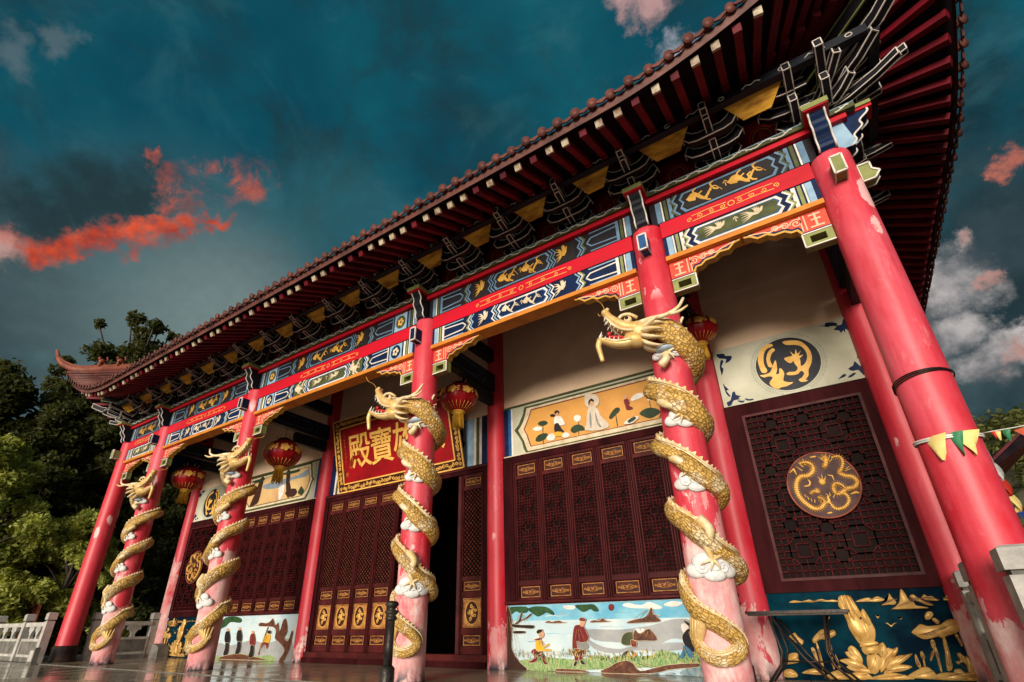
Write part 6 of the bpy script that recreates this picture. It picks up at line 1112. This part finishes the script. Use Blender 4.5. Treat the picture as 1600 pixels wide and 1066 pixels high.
# ------------------------------------------------------------------ dragons round four columns
def dragon(sg, parent, turn):
    """coils round a column at the parent's origin; sg=-1 mirrors it; turn rotates the whole dragon"""
    def rp(a, r_, z): a2 = a*sg+turn; return Vector((r_*sin(a2), -r_*cos(a2), z))
    key = []
    A0 = -pi/2
    def zc(a): return 3.30-.755*(a-A0)/(2*pi)-.115*(sin(a)+1)
    n = 26; aS = -1.93*pi
    path = []; rad = []
    steps = 150; a1 = A0+6*pi
    for k in range(steps+1):
        t = k/steps; a = aS+(a1-aS)*t; z = zc(a)+.018*sin(a*3.1+2)+.14*min(1, max(0, (-pi-a)/(.85*pi))); rr = .252+.010*sin(a*2.7)
        if a < -1.3*pi: rr = .252+.09*((-1.3*pi-a)/(.63*pi))
        path.append(rp(a, rr, z)); rad.append(.150+.010*sin(a*1.7+1)+.006*sin(a*4.1)-.030*t)
    tailk = [(R(-62), .90), (R(-25), .74), (R(15), .62), (R(42), .52), (R(46), .43), (R(25), .36), (R(-8), .35), (R(-38), .43), (R(-60), .58)]
    last = len(path); tp = smooth_open([Vector((a, 0, z)) for a, z in [(R(-90), 1.05)]+tailk], 5)
    for k, q in enumerate(tp[1:]): path.append(rp(q.x, .250, q.z)); rad.append(max(.045, .112-.06*k/len(tp)))
    headp = rp(-1.98*pi+.0, .30, 0)
    # neck joins the head
    hd = Vector((-.96*sg, -.28, 0)).normalized() if sg > 0 else Vector((1.0, .12, 0)).normalized()
    H0 = Vector((-.13*sg, -.36, 3.86))
    neck = [H0+hd*.02, (H0+path[0])*.5+Vector((0, -.02, .04))]; path = neck+path; rad = [.115, .135]+rad
    P = path
    b = MB(); b.tube(P, rad, 'dragonscale', 16, sq=(.68, 1.0), uvs=True)
    # spiny fin along the upper outer edge and ribbed belly line
    nP = len(P); vs = []; fs = []
    acc = 0; pitch = .05; nextt = 0; prev = P[0]
    pts_up = []
    for i in range(1, nP-1):
        d = (P[i+1]-P[i-1]).normalized(); out = Vector((P[i].x, P[i].y, 0)).normalized(); u = (Vector((0, 0, 1))-d*d.z).normalized(); u = (u*.96+out*.22).normalized(); pts_up.append((P[i]+u*(rad[i]*.90), u, d, rad[i]))
    L = 0; dense = []
    for i in range(len(pts_up)-1):
        p, u, d, r_ = pts_up[i]; p2, u2_, d2, _ = pts_up[i+1]; m_ = 3
        for q in range(m_): t = q/m_; dense.append((p.lerp(p2, t), u.lerp(u2_, t), d, r_))
    k = 0
    while k+5 < len(dense):
        p, u, d, r_ = dense[k]; q = dense[k+5][0]; side = d.cross(u)*.022; tip = p.lerp(q, .62)+u*(.052+.016*(k % 2))*(r_/.14)
        b.add([p-side-u*.02, p+side-u*.02, q+side-u*.02, q-side-u*.02, tip], [(0, 1, 4), (1, 2, 4), (2, 3, 4), (3, 0, 4)], 'dragoncream'); k += 4
    for e in (-.5, .5): b.tube([pp+uu*.004+dd.cross(uu)*(e*.04) for pp, uu, dd, rr in pts_up], .011, 'dragoncream', 5)
    # legs with claws on the visible side
    legs = [(-.05, 3.42, .18, 3.58), (-.35, 2.98, .30, 2.78), (-.25, 2.30, .25, 2.12), (.30, 1.62, .40, 1.22)]
    for a, z, ac, zc_ in legs:
        q = [rp(a-.1, .31, z), rp(a+.15, .34, (z*2+zc_)/3), rp(ac-.12, .30, (z+zc_*2)/3), rp(ac, .285, zc_)]
        q = smooth_open(q, 4); n_ = len(q); b.tube(q, [.055-.028*i/n_ for i in range(n_)], 'dragoncream', 8)
        for da, dz in ((-.42, -.05), (-.12, -.11), (.22, -.10), (.42, .03)): b.tube(smooth_open([rp(ac, .295, zc_), rp(ac+da*.5, .31, zc_+dz*.55+.01), rp(ac+da, .285, zc_+dz)], 3), [.022, .02, .018, .015, .012, .008, .004], 'dragoncream', 6)
    # tail fan
    tz = [(R(-60), .58), ]
    for k in range(6):
        a = R(-55-k*5); b.tube(smooth_open([rp(R(-45), .26, .44), rp(R(-55+k*9), .275, .56+.03*k), rp(R(-66+k*14), .25, .74+.02*(k % 3))], 4), [.022, .03, .034, .034, .03, .024, .018, .012, .005], 'dragonhead', 6)
    b.build('dragon_body', parent)
    # clouds
    for a, z, w in ((.08, 3.62, 1.2), (.34, 2.76, 1.4), (.30, 2.03, 1.4), (.34, 1.16, 1.6), (-.15, 1.60, .8), (-.55, 2.40, .7)):
        c = MB(); rnd = random.Random(int(z*100))
        for da, dz, rx, rz in ((-.36, -.015, .075, .05), (-.12, .03, .085, .06), (.16, .01, .09, .065), (.42, -.02, .07, .05), (.05, -.05, .07, .04)):
            a2 = (a+da*w*1.05)*sg+turn; p = Vector((.235*sin(a2), -.235*cos(a2), z+dz*w)); out = Vector((sin(a2), -cos(a2), 0)); tn = Vector((cos(a2), sin(a2), 0)); c.ball(p, (rx*w, .045, rz*w), 'cloudwhite', 14, 8, (tn, out, Vector((0, 0, 1))))
        for da, dz, r_ in ((-.30, .0, .045), (.12, .01, .055), (.42, -.01, .042)):
            sp_ = spiral(0, 0, r_*w, 1.6, rnd.random()*3, sg, 12); c.tube([rp(a+(da+px/.26), .277, z+dz*w+pz) for px, pz in sp_], .011, 'cloudwhite', 6)
        if z > 3: c.ball(rp(a, .262, z+.01), (.12, .12, .04), 'cloudblue')
        c.build('cloud', parent)
    # head
    sd = Vector((-hd.y, hd.x, 0)); up_ = Vector((0, 0, 1)); ti = R(13); fx_ = (hd*cos(ti)+up_*sin(ti)); uz = (up_*cos(ti)-hd*sin(ti))
    def hp(f, u, s=0.): return H0+fx_*f+uz*u+sd*s
    b = MB(); ax = (fx_, sd, uz)
    b.ball(hp(.10, .02), (.19, .135, .15), 'dragonhead', 18, 12, ax); b.ball(hp(.14, -.09), (.15, .11, .10), 'dragonhead', 16, 10, ax)
    sn = smooth_open([hp(.12, .05), hp(.27, .07), hp(.38, .12), hp(.48, .19), hp(.54, .26)], 4); m_ = len(sn)
    b.tube(sn, [.115-.055*i/m_ for i in range(m_)], 'dragonhead', 14, sq=(1.15, .8))
    b.ball(hp(.555, .285), (.055, .062, .05), 'dragonhead', 12, 8, ax)
    for s in (-1, 1):
        b.ball(hp(.53, .31, s*.04), .028, 'dragoncream', 8, 6); b.ball(hp(.25, .15, s*.085), (.05, .03, .045), 'dragoncream', 10, 8, ax); b.ball(hp(.265, .155, s*.108), (.024, .018, .024), 'black', 8, 6)
        b.tube(smooth_open([hp(.14, .18, s*.08), hp(.24, .215, s*.10), hp(.33, .20, s*.09), hp(.36, .16, s*.08)], 3), .022, 'dragoncream', 6)
        b.tube(smooth_open([hp(.16, -.02, s*.12), hp(.30, .0, s*.10), hp(.42, .07, s*.075), hp(.53, .19, s*.05)], 3), .018, 'dragoncream', 6)
        b.tube(smooth_open([hp(.18, -.12, s*.09), hp(.36, -.15, s*.075), hp(.50, -.12, s*.06)], 3), .016, 'dragoncream', 6)
        for k in range(5): f = .30+.05*k; b.tube([hp(f, .0+.03*k, s*.075), hp(f+.012, -.05+.03*k, s*.072)], [.012, .002], 'white', 5)
        for k in range(4): f = .34+.055*k; b.tube([hp(f, -.125, s*.05), hp(f, -.075, s*.05)], [.011, .002], 'white', 5)
        b.tube([hp(.53, .22, s*.045), hp(.55, .13, s*.048)], [.018, .003], 'white', 6); b.tube([hp(.575, -.10, s*.03), hp(.56, -.01, s*.035)], [.018, .003], 'white', 6)
        b.tube(smooth_open([hp(.54, .27, s*.05), hp(.60, .35, s*.12), hp(.66, .36, s*.20), hp(.70, .42, s*.24)], 4), .0045, 'goldline', 4)
        b.tube(smooth_open([hp(.02, .06, s*.13), hp(-.06, .09, s*.20), hp(-.12, .14, s*.23)], 3), [.035, .035, .03, .024, .018, .01, .004], 'dragoncream', 6)
    jw = smooth_open([hp(.10, -.10), hp(.25, -.155), (hp(.40, -.16)), hp(.53, -.12), hp(.585, -.115)], 4); m_ = len(jw); b.tube(jw, [.085-.045*i/m_ for i in range(m_)], 'dragonhead', 12, sq=(1.1, .7))
    bd2 = smooth_open([hp(.57, -.11), hp(.58, -.20), hp(.54, -.31), hp(.50, -.41)], 4); m_ = len(bd2); b.tube(bd2, [.042-.018*i/m_ for i in range(m_)], 'dragonhead', 10)
    b.ball(hp(.36, -.07), (.13, .045, .025), 'tongue', 12, 6, ax); b.ball(hp(.47, -.02), .03, 'tongue', 10, 6)
    for k in range(11):
        a = k*2*pi/11; c0 = hp(-.0, -.02); w = sd*cos(a)+uz*sin(a); p = [c0+w*.10+fx_*.05, c0+w*.165-fx_*.03, c0+w*.185-fx_*.14, c0+w*.15-fx_*.22]
        b.tube(smooth_open(p, 3), [.045, .055, .06, .055, .05, .04, .03, .018, .006, .004][:len(smooth_open(p, 3))], 'dragoncream', 7, sq=(1, .5))
    b.build('dragon_head', parent)
    for s in (-1, 1):
        h = MB(); hh = smooth_open([hp(.10, .12, s*.06), hp(-.04, .15, s*.12), hp(-.20, .16, s*.19), hp(-.33, .24, s*.23), hp(-.38, .37, s*.22)], 4); m_ = len(hh)
        h.tube(hh, [.036-.020*i/m_ for i in range(m_)], 'dragoncream', 9); h.ball(hh[-1], .018, 'dragoncream', 8, 6)
        h.tube(smooth_open([hp(-.23, .17, s*.20), hp(-.34, .17, s*.25), hp(-.44, .24, s*.28)], 3), [.024, .023, .021, .019, .017, .014, .010], 'dragoncream', 8)
        h.build('horn', parent)
dragon(-1, COLS[1], 0.35); dragon(-1, COLS[2], 0.30); dragon(1, COLS[3], 0.30); dragon(1, COLS[4], 0.0)
for i in (1, 2, 3, 4): COLS[i]['label'] = ('red column at the far left wound by a gilded dragon', 'red column left of the door wound by a gilded dragon', 'red column before the door wound by a gilded dragon facing left', 'nearest dragon column, paint rubbed pink at its foot')[i-1]
# ------------------------------------------------------------------ stone balustrades
def post(loc, label, h=1.12, group='stone balustrade posts', wd=1.0):
    b = MB(); b.box(-.085, .085, -.085, .085, 0, h-.20, 'stone'); b.frustum((0, 0), .07, .07, h-.20, h-.165, 'oldstone'); b.box(-.095, .095, -.095, .095, h-.165, h-.02, 'stone'); b.frustum((0, 0), .095, .07, h-.02, h, 'stone')
    o = b.build('stone_post', None, loc); o.scale = (wd, wd, 1); tag(o, label, 'stone post', group); return o
def rail(p, q, label):
    p = Vector(p); q = Vector(q); d = (q-p); L = d.length; ang_ = math.atan2(d.y, d.x)
    e = empty('balustrade', tuple(p), label, 'balustrade', 'stone balustrade panels'); e.rotation_euler = (0, 0, ang_)
    b = MB(); b.box(.0, L, -.055, .055, .80, .90, 'stone'); b.build('hand_rail', e)
    b = MB(); b.box(.0, L, -.045, .045, .10, .52, 'stone'); b.box(.06, L-.06, -.05, .05, .16, .46, 'oldstone'); b.box(0, L, -.07, .07, 0, .10, 'oldstone'); b.build('stone_slab', e)
    for k in range(1 if L < 1.1 else 2):
        x = L*(k+1)/(2 if L < 1.1 else 3); b = MB(); b.prism([(x-.07, .52), (x+.07, .52), (x+.04, .58), (x+.10, .68), (x+.17, .70), (x+.17, .80), (x-.17, .80), (x-.17, .70), (x-.10, .68), (x-.04, .58)], -.035, .035, 'stone'); b.build('vase_block', e)
post((8.86, .50, 0), 'pale stone post squeezed between the two red columns at the right'); post((8.97, -.62, -.012), 'pale stone post in front of the big corner column at the right', 1.14, wd=1.4); post((8.95, 1.80, 0), 'pale stone post beside the inner corner column at the right')
rail((8.95, .59, 0), (8.95, 1.72, 0), 'stone balustrade panel between the two red columns at the right'); rail((9.10, -.60, -.012), (11.1, -.60, -.012), 'stone balustrade panel running off to the right of the corner column'); post((11.2, -.60, -.012), 'pale stone post beyond the corner column at the right edge')
post((-8.95, .50, 0), 'weathered stone post just behind the plain red column at the left'); post((-9.0, 1.92, 0), 'dark weathered stone post beside the pale inner column at the left'); rail((-8.95, .59, 0), (-8.95, 1.84, 0), 'weathered balustrade panel between the two columns at the left end')
post((-9.42, -.35, 0), 'stone post standing just left of the plain red column'); post((-11.1, -.30, 0), 'stone post farther out along the left balustrade'); rail((-11.0, -.30, 0), (-9.52, -.34, 0), 'weathered stone panel just left of the plain red column'); rail((-13.2, -.30, 0), (-11.2, -.30, 0), 'weathered stone panel at the far left edge'); post((-13.3, -.3, 0), 'stone post at the far left edge'); 
rail((-9.6, 2.4, 0), (-9.6, 4.6, 0), 'stone balustrade panel along the far left side of the hall'); post((-9.6, 4.7, 0), 'stone post behind the hall corner at the left')
# small slab leaning by the first column, low step stone by the inner column
b = MB(); b.box(-.16, .16, -.05, .05, -.012, .34, 'oldstone'); b.box(-.12, .12, -.056, -.05, .05, .28, 'stone'); tag(b.build('stone_slab', None, (-8.86, -.62, 0)), 'small grey stone slab standing against the black foot of the left column', 'slab')
b = MB(); b.prism([(-.22, 0), (.22, 0), (.18, .26), (.05, .30), (-.18, .34)], -.14, .14, 'oldstone'); tag(b.build('stone_block', None, (-8.35, 1.95, .0)), 'low sloping stone block at the foot of the pale column at the left', 'stone block')
# dark stanchions
def stanchion(loc, label):
    r_ = empty('stanchion', loc, label, 'post', 'dark mottled stanchions')
    b = MB(); b.lathe([(.10, 0), (.105, .03), (.085, .10), (.085, .24), (.06, .27)], 'bronze', seg=16); b.build('foot', r_)
    b = MB(); b.lathe([(.052, .26), (.050, .5), (.048, .74)], 'bronze', seg=14); b.build('pole', r_)
    b = MB(); b.lathe([(.048, .74), (.075, .765), (.06, .79), (.05, .80), (.082, .83), (.085, .85), (.045, .87), (.055, .89), (.085, .92), (.07, .955), (.03, .965)], 'bronze', seg=18); b.build('lotus_head', r_)
stanchion((3.13, -.92, -.012), 'dark mottled post with a lotus head left of the middle dragon column'); stanchion((6.76, .62, 0), 'dark mottled post half hidden behind the nearest dragon column')
# folding table
t = empty('folding_table', (7.28, 1.52, 0), 'thin black folding table with crossed metal legs before the gold mural', 'table')
b = MB(); b.box(-.52, .52, -.30, .30, .735, .765, 'blackmetal'); b.box(-.50, .50, -.28, .28, .715, .735, 'trunkm'); b.build('table_top', t)
for y in (-.26, .26):
    b = MB()
    b.tube([(-.28, y, .71), (-.22, y, .35), (-.26, y, .22), (-.44, y+.02, .012)], .014, 'blackmetal', 7); b.build('leg', t)
    b = MB(); b.tube([(.26, y, .71), (.20, y, .42), (.02, y, .24), (-.05, y, .16), (.02, y, .012)], .014, 'blackmetal', 7) if False else b.tube([(-.24, y, .68), (-.02, y, .30), (.24, y+.02, .012)], .014, 'blackmetal', 7); b.build('leg', t)
    b = MB(); b.tube([(.28, y, .71), (.22, y, .35), (.26, y, .22), (.46, y+.02, .012)], .014, 'blackmetal', 7); b.build('leg', t)
b = MB(); b.tube([(-.26, -.26, .24), (-.26, .26, .24)], .010, 'blackmetal', 6); b.tube([(-.26, 0, .24), (.26, 0, .24)], .010, 'blackmetal', 6); b.build('stretcher', t)

# ------------------------------------------------------------------ wire and bunting on the corner column
b = MB(); rnd = random.Random(2)
for q in range(3): b.tube([(8.955+.236*cos(a), .236*sin(a), 2.66+.012*q+.035*cos(a+1+.3*q)) for a in [k*pi/12 for k in range(25)]], .006, 'blackmetal', 5)
b.build('wire_tie', HALL)
def flag(b, p, w, h, m, dr=(1, 0, 0), sway=0.):
    p = Vector(p); d = Vector(dr).normalized(); n_ = d.cross(Vector((0, 0, 1))); N_ = 5; vs = []; fs = []
    for i in range(N_+1):
        t = i/N_
        for e in (-.5, 0, .5): vs.append(p+d*(w*e*(1-t*.96))+Vector((0, 0, -h*t))+n_*(.03*h/.2*sin(t*3+e*3)+sway*t+.012*cos(e*6)))
    for i in range(N_): fs += [(i*3, i*3+1, i*3+4, i*3+3), (i*3+1, i*3+2, i*3+5, i*3+4)]
    b.add(vs, fs, m, True)
bt = empty('bunting', (8.955, 0, 2.10), 'string of small coloured pennants tied round the corner column', 'bunting')
b = MB(); rg = [(.240*cos(a), .240*sin(a), .02*sin(a*1)-.012*cos(a)) for a in [k*pi/16 for k in range(33)]]
b.tube(rg, .010, 'flagwhite', 6); b.tube([(x, y, z-.018) for x, y, z in rg], .008, 'flagwhite', 5)
s1 = [Vector((.235, -.06, .0)), Vector((.55, -.25, -.03)), Vector((1.0, -.5, .0)), Vector((1.9, -1.0, .10))]; s1 = smooth_open(s1, 5); b.tube(s1, .005, 'flagwhite', 5)
s2 = smooth_open([Vector((.23, .06, -.02)), Vector((.42, .8, -.33)), Vector((.75, 2.0, -.62)), Vector((1.3, 3.6, -.8)), Vector((2.6, 6.5, -.5))], 6); b.tube(s2, .006, 'flagwhite', 5); b.build('string', bt)
for a, m, w, h in ((-.60, 'flagyellow', .19, .22), (-.02, 'flaggreen', .10, .21), (.28, 'flagyellow', .19, .22)):
    b = MB(); flag(b, (.250*sin(a+.12), -.250*cos(a+.12), .0), w, h, m, (cos(a+.12), sin(a+.12), 0), -.0); b.build('pennant', bt)
k = 0
for q, m, w, h in ((1, 'flagred', .05, .06), (1.6, 'flagyellow', .06, .08), (2.2, 'flaggreen', .07, .10), (5, 'flagorange', .36, .22)):
    b = MB(); p = s1[min(int(q), len(s1)-1)]; flag(b, p+Vector((.03*(q % 1), 0, -.004)), w, h, m, (.9, -.45, 0)); b.build('pennant', bt)
for i, m in enumerate(('flagwhite', 'flagred', 'flagyellow', 'flagblue', 'flagred', 'flagwhite', 'flaggreen', 'flagyellow', 'flagred')):
    b = MB(); p = s2[min(3+2*i, len(s2)-2)]; flag(b, p, .14, .16, m, (.3, 1, 0)); b.build('pennant', bt)

# ------------------------------------------------------------------ pavilion at the right edge
pv = empty('side_pavilion', (13.2, 9.0, -1.0), 'small pavilion with red posts and a dark sloping eave at the right edge', 'pavilion')
for x in (-1.4, -.55, .3, 1.6):
    for y in (-.9, 2.2):
        b = MB(); b.lathe([(.13, 0), (.12, 4.0)], 'red', seg=14); b.build('post', pv, (x, y, 0))
b = MB(); R0 = [(-2.5, 4.25), (-1.6, 4.75), (0, 6.2), (1.6, 4.75), (2.5, 4.25), (2.5, 4.45), (1.6, 5.0), (0, 6.5), (-1.6, 5.0), (-2.5, 4.45)]
b.prism(R0, -1.7, 3.2, 'board', side='tile'); b.build('roof', pv)
b = MB()
for s in (-1, 1): b.bar((s*2.5, -1.72, 4.35), (0, -1.72, 6.35), .05, .16, 'rafter', (0, 1, 0))
b.box(-1.5, 1.7, -.96, -.84, 3.55, 3.8, 'darkred'); b.build('beam', pv)
b = MB(); b.box(-1.3, 1.6, 2.2, 2.3, .8, 3.6, 'wood'); b.box(-1.6, 1.8, -1.1, 2.5, 0, .9, 'oldstone'); b.build('base', pv)
# leaning red timber frame by the left balustrade
e = empty('red_timber_frame', (-14.5, .6, -1.0), 'slanting red timbers standing beyond the stone balustrade at the far left', 'timber frame')
for k in range(4):
    b = MB(); b.bar((k*.28-.2, 0, 0), (k*.34-1.25, .3, 3.0), .09, .12, 'ridge' if k != 1 else 'rafter'); b.build('timber', e)
b = MB(); b.bar((-1.4, .1, 1.15), (.8, .05, .95), .07, .1, 'rafter'); b.build('cross_rail', e)

# ------------------------------------------------------------------ trees
def quads(name, C_, S_, m, parent, seed, up_bias=.35, asp=.55):
    rg_ = np.random.default_rng(seed); n = len(C_)
    nr = rg_.normal(size=(n, 3)); nr[:, 2] = np.abs(nr[:, 2])+up_bias; nr /= np.linalg.norm(nr, axis=1)[:, None]
    t = rg_.normal(size=(n, 3)); t -= nr*(t*nr).sum(1)[:, None]; t /= np.linalg.norm(t, axis=1)[:, None]; bt_ = np.cross(nr, t)
    s = (S_*rg_.uniform(.6, 1.3, n))[:, None]
    v = np.empty((n, 4, 3)); v[:, 0] = C_-t*s; v[:, 1] = C_-bt_*s*asp+nr*s*.15; v[:, 2] = C_+t*s; v[:, 3] = C_+bt_*s*asp+nr*s*.15
    me = bpy.data.meshes.new(name); me.vertices.add(4*n); me.vertices.foreach_set('co', v.reshape(-1).astype(np.float32)); me.loops.add(4*n); me.loops.foreach_set('vertex_index', np.arange(4*n, dtype=np.int32))
    me.polygons.add(n); me.polygons.foreach_set('loop_start', np.arange(0, 4*n, 4, dtype=np.int32)); pass
    me.materials.append(MATS[m]); me.update(calc_edges=True); me.validate()
    o = bpy.data.objects.new(name, me); COL.objects.link(o); o.parent = parent; return o
def tree(x, y, h, rad, m, label, seed, zlo=.25, nb=38, per=520, ls=.13, z0=-1.0, airy=False, grp='trees beyond the hall'):
    rnd = random.Random(seed); rg_ = np.random.default_rng(seed); e = empty('tree', (x, y, z0), label, 'tree', grp)
    T_ = MB(); top = h*(.66 if airy else .74); lean = Vector((rnd.uniform(-.5, .5), rnd.uniform(-.5, .5), 0)); tr = smooth_open([Vector((0, 0, 0)), lean*.3+Vector((0, 0, h*.3)), lean*.8+Vector((0, 0, h*.6)), lean+Vector((0, 0, top))], 4)
    T_.tube(tr, [.035*h*(1-.85*i/len(tr)) for i in range(len(tr))], 'trunkm', 9)
    C_ = []; blobs = []
    nb = int(nb*(1.9 if airy else 1.6))
    for k in range(nb):
        f = zlo+(.90-zlo)*((k+.5)/nb); z = h*f; prof = math.sin(min(1, (1-f)/(1-zlo)*1.25+.12)*pi*.5+0)*(.55+.45*math.sin(min(pi, (f-zlo)/(1-zlo)*pi+.5)))
        a = k*2.4+rnd.uniform(-.5, .5); rr = rad*max(prof, .62 if airy else .42)*(rnd.uniform(.25, 1.08) if k < nb-9 else .12+.1*(nb-k)); c = Vector((rr*cos(a), rr*sin(a), z+rnd.uniform(-.3, .3)))
        br = rad*rnd.uniform(.13, .30)*(.62 if airy else 1); blobs.append((c, br)); k0 = min(len(tr)-1, int((f*.78)*len(tr)))
        T_.tube(smooth_open([tr[k0], (tr[k0]+c)*.5+Vector((0, 0, .25)), c], 3), [.012*h*(1-f*.6), .010*h*(1-f*.6), .008*h*(1-f*.6), .006*h*(1-f*.6), .005*h*(1-f*.6), .004*h*(1-f*.5), .002*h][:7], 'trunkm', 6)
        n = int(per*(br/(rad*.25))**2)
        d = rg_.normal(size=(n, 3)); d /= np.linalg.norm(d, axis=1)[:, None]; r_ = rg_.uniform(.45, 1.0, n)**.6; p = d*r_[:, None]*np.array([br, br, br*.78]); p += rg_.normal(size=(n, 3))*br*.10
        # twig clumps: pull leaves towards random clump centres for gaps
        kc = rg_.normal(size=(max(6, n//22), 3)); kc /= np.linalg.norm(kc, axis=1)[:, None]; kc *= np.array([br, br, br*.78])*rg_.uniform(.6, 1.05, len(kc))[:, None]; idx = rg_.integers(0, len(kc), n); p = p*.35+kc[idx]*.65+rg_.normal(size=(n, 3))*br*.07
        C_.append(p+np.array(c))
    T_.build('trunk', e); C_ = np.concatenate(C_); quads('crown', C_, np.full(len(C_), ls), m, e, seed+5)
    return e
tree(-17.0, -1.3, 8.8, 3.0, 'leafbright', 'light green bushy tree, lowest and nearest at the left edge', 11, zlo=.08, nb=46, per=1054, ls=0.090)
tree(-15.6, 1.6, 6.2, 2.1, 'leafbright', 'light green bushy tree just left of the plain red column', 12, zlo=.05, nb=34, per=952, ls=0.082)
tree(-23.5, -1.4, 14.0, 3.9, 'leafdark', 'dark green tree rising highest at the left edge of the picture', 13, zlo=.2, nb=50, per=952, ls=0.131)
tree(-23.0, 3.8, 19.6, 4.4, 'leafdark', 'airy tall tree whose top stands above the upturned roof corner', 14, zlo=.35, nb=52, per=884, ls=0.123, airy=True)
tree(-21.5, 1.6, 12.6, 3.3, 'leafdark', 'dark tree between the airy tall tree and the light green bush', 15, zlo=.15, nb=44, per=952, ls=0.115)
tree(-24.5, 5.8, 18.2, 3.8, 'leafdark', 'dark ragged tree between the airy tall tree and the roof edge', 31, zlo=.3, nb=44, per=850, ls=.13)
tree(-22.5, 1.4, 13.6, 3.0, 'leafdark', 'slender dark tree just behind the upturned roof corner', 32, zlo=.3, nb=30, per=700, ls=.12)
tree(-24.0, 7.6, 17.3, 4.2, 'leafdark', 'dark tree showing over the roof edge right of the upturned corner', 16, zlo=.3, nb=40, per=850, ls=0.139)
tree(-19.5, 5.2, 9.0, 3.2, 'leafdark', 'dark shaded tree seen between the two red columns at the left', 17, zlo=.04, nb=44, per=952, ls=0.115)
tree(-28.5, -5.0, 13.5, 4.0, 'leafmid', 'green tree cut by the left edge of the picture', 18, zlo=.1, nb=40, per=884, ls=0.148)
tree(-16.0, 7.0, 6.5, 2.8, 'leafdark', 'low dark tree close behind the left end of the hall', 19, zlo=.03, nb=40, per=884, ls=0.107)
tree(37.0, 62.0, 22.0, 4.2, 'leafdark', 'dark tree standing alone against the sky at the right edge', 21, zlo=.3, nb=26, per=442, ls=0.344, z0=6.0, grp=None)
# wooded hills
def hill(name, cx, cy, rx, ry, h, seed, leafn, ls):
    n = 40; vs = []; fs = []
    for i in range(n+1):
        for j in range(n+1):
            u, v = i/n*2-1, j/n*2-1; x, y = cx+u*rx, cy+v*ry; r_ = math.sqrt(u*u+v*v); z = -1.3+h*max(0, cos(min(1, r_)*pi)*.5+.5)*(1+.25*noise.noise(Vector((x*.05, y*.05, seed)))); vs.append((x, y, z))
    for i in range(n):
        for j in range(n): a = i*(n+1)+j; fs.append((a, a+n+1, a+n+2, a+1))
    b = MB(); b.add(vs, fs, 'earth', True); o = b.build(name); structure(o)
    rg_ = np.random.default_rng(seed); K = 900; C_ = []
    for k in range(K):
        u, v = rg_.uniform(-1, 1, 2)
        if u*u+v*v > .96: continue
        x, y = cx+u*rx, cy+v*ry; r_ = math.sqrt(u*u+v*v); z = -1.3+h*max(0, cos(min(1, r_)*pi)*.5+.5)*(1+.25*noise.noise(Vector((x*.05, y*.05, seed))))
        br = rg_.uniform(1.2, 2.6)*(rx/40)**.5; d = rg_.normal(size=(leafn, 3)); d /= np.linalg.norm(d, axis=1)[:, None]; d[:, 2] = np.abs(d[:, 2])
        p = d*br*rg_.uniform(.7, 1.05, leafn)[:, None]+rg_.normal(size=(leafn, 3))*br*.1; C_.append(p+np.array([x, y, z+br*.2]))
    C_ = np.concatenate(C_); o = quads('hillside_wood', C_, np.full(len(C_), ls), 'hillleaf', None, seed+1, .6, .6)
    tag(o, 'far wooded hillside covered in dense green crowns', 'wood', kind='stuff'); return o
o = hill('wooded_hill', 32, 78, 42, 34, 24, 3, 130, .34); o['label'] = 'sunlit wooded hillside behind the corner column at the right'
o = hill('wooded_hill', -52, 12, 24, 46, 15, 8, 110, .38); o['label'] = 'dark wooded slope behind the trees at the left'
